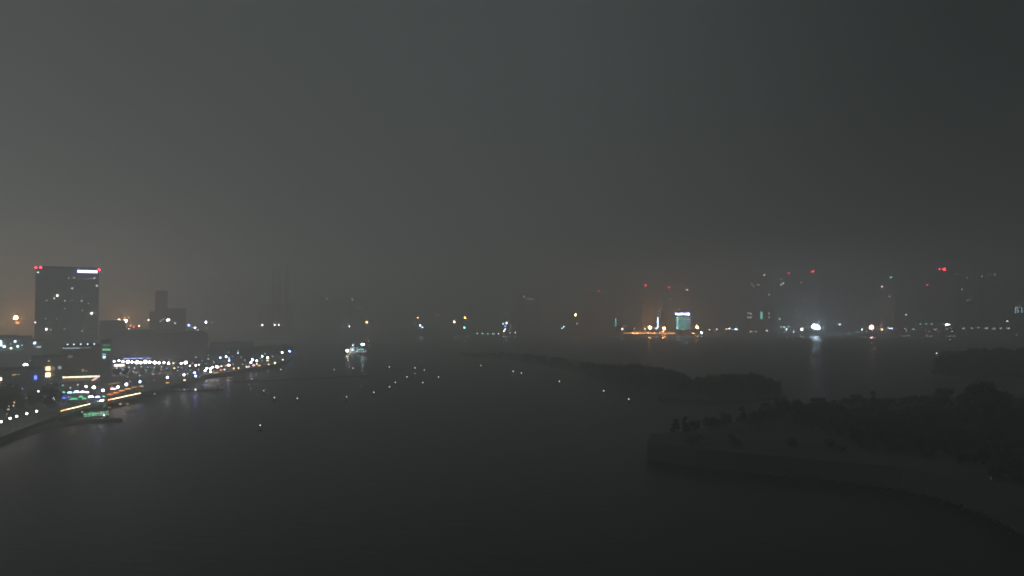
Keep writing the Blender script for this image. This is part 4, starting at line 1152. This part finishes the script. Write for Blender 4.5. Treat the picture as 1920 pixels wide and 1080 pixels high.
# ------------------------------------------------------------------ lit buoys on the bay
BM_ = bmesh.new()
cyl(BM_, (0, 0, -0.5), (0, 0, 0.55), 0.95, 0.95, 16); cyl(BM_, (0, 0, 0.55), (0, 0, 0.8), 0.95, 0.6, 16)
FLOAT = bpy.data.meshes.new('float'); BM_.to_mesh(FLOAT); BM_.free(); FLOAT.materials.append(M['buoy'])
BM_ = bmesh.new()
for a in (0, 2.094, 4.189): cyl(BM_, (.55 * math.cos(a), .55 * math.sin(a), .8), (.12 * math.cos(a), .12 * math.sin(a), 2.0), .06, .05, 6)
CAGE = bpy.data.meshes.new('lamp_frame'); BM_.to_mesh(CAGE); BM_.free(); CAGE.materials.append(M['metal'])
BUOYS = [
    (488, 797.3, 4.2, .9, 'lit buoy alone in front of all others, closest to open dark water'),
    (494.3, 732.5, 3.6, .5, 'dim lit buoy off the landing stage, just beyond the stone breakwater end'),
    (514.4, 745.4, 4.0, .7, 'lit buoy off the quay, first of the pair aligned before the breakwater'),
    (557.5, 746.8, 3.8, .7, 'lit buoy off the quay, second of the pair aligned before the breakwater'),
    (650, 743.9, 3.6, .6, 'lit buoy starting the slanting line, closest to the viewer'),
    (700.8, 735.4, 3.8, .8, 'second lit buoy from the near end of the slanting line'),
    (730.3, 725.3, 3.8, .65, 'third lit buoy from the near end of the slanting line'),
    (741.5, 716.8, 3.6, .6, 'fourth lit buoy from the near end of the slanting line'),
    (763.3, 706.7, 3.8, .65, 'fifth lit buoy from the near end of the slanting line'),
    (778, 700.2, 3.2, .3, 'dim lit buoy sixth along the slanting line'),
    (778, 689.9, 3.8, .55, 'lit buoy at the far end of the slanting line, above the dim one'),
    (795.5, 693.6, 3.6, .45, 'lit buoy just off the far end of the slanting line'),
    (792.7, 717.2, 3.6, .7, 'lit buoy lying apart between the slanting line and the spit'),
    (822.2, 706.7, 3.6, .65, 'lit buoy apart on the open bay closest to the end of the spit'),
    (790.5, 677.8, 3.2, .16, 'very faint lit buoy far beyond the slanting line'),
    (833.8, 677.8, 3.2, .14, 'very faint lit buoy far out before the misty spit end'),
    (729.9, 687.9, 3.6, .6, 'lit buoy far out between the ferry and the slanting line'),
    (662, 690, 3.6, .55, 'lit buoy straight below the ferry, before the breakwater end'),
    (626.6, 693, 3.0, .5, 'tiny lit buoy below and behind the stern of the ferry wake'),
    (526.4, 692.7, 3.6, .75, 'lit buoy close off the tapering end of the lit quay'),
    (901.7, 685.3, 3.6, .5, 'lit buoy farthest out of those along the spit'),
    (962.3, 696, 4.0, .75, 'second lit buoy out along the spit, brighter of a close pair'),
    (977.7, 699.3, 3.6, .6, 'third lit buoy along the spit, dimmer of a close pair'),
    (1048.7, 715, 3.8, .75, 'fourth lit buoy along the spit, alone after the close pair'),
    (1132, 732.7, 4.0, .75, 'fifth lit buoy along the spit, before the low stone jetty'),
    (1179, 748.3, 3.8, .9, 'last lit buoy along the spit, between the jetty and the headland tip'),
    (1756.3, 662.3, 4.0, 1.0, 'lit buoy out past the rounded island end'),
]
for px, py, sz, I, lb in BUOYS:
    q = onz(px, py, 2.1)
    t = thing('buoy', lb, 'buoy', (q.x, q.y, 0), random.uniform(0, 6), 'lit buoys on the bay')
    link('float', FLOAT, None, t)
    link('lamp_frame', CAGE, None, t)
    r_ = max(.26, sz * .5 * .66 * q.y / F)
    g = link('lamp_glass', GLOBE, emit('W', I * 0.92 / trans(q)), t, (0, 0, 2.1)); g.scale = (r_,) * 3

# pale post near the corner of the headland
q = onz(1858.5, 908, 4.0)
z_ = ground_z(q.x, q.y)
t = thing('marker_post', 'short pale marker post on the near corner of the headland', 'post', (q.x, q.y, z_))
bm = bmesh.new(); cyl(bm, (0, 0, -.1), (0, 0, 1.0), .16, .14, 10); mk('post', bm, M['white'], t)
bm = bmesh.new(); cyl(bm, (0, 0, 1.0), (0, 0, 1.25), .2, .12, 10); mk('cap', bm, M['white'], t)

# ------------------------------------------------------------------ the mist
bm = bmesh.new()
bmesh.ops.create_cube(bm, size=1, matrix=Matrix.Translation((0, 2600, 77)) @ Matrix.Diagonal((9200, 7000, 158, 1)))
hm = bpy.data.materials.new('haze'); hm.use_nodes = True
hn = hm.node_tree; hn.nodes.clear()
ho = hn.nodes.new('ShaderNodeOutputMaterial')
hv = hn.nodes.new('ShaderNodeVolumePrincipled')
hv.inputs['Color'].default_value = (0.968, 0.99, 0.985, 1)
hv.inputs['Density'].default_value = SIGMA
hv.inputs['Anisotropy'].default_value = 0.62
hn.links.new(hv.outputs[0], ho.inputs['Volume'])
hz = mk('haze', bm, hm)
hz['kind'] = 'stuff'
hz['label'] = 'thin pale night mist filling the air over the whole bay'
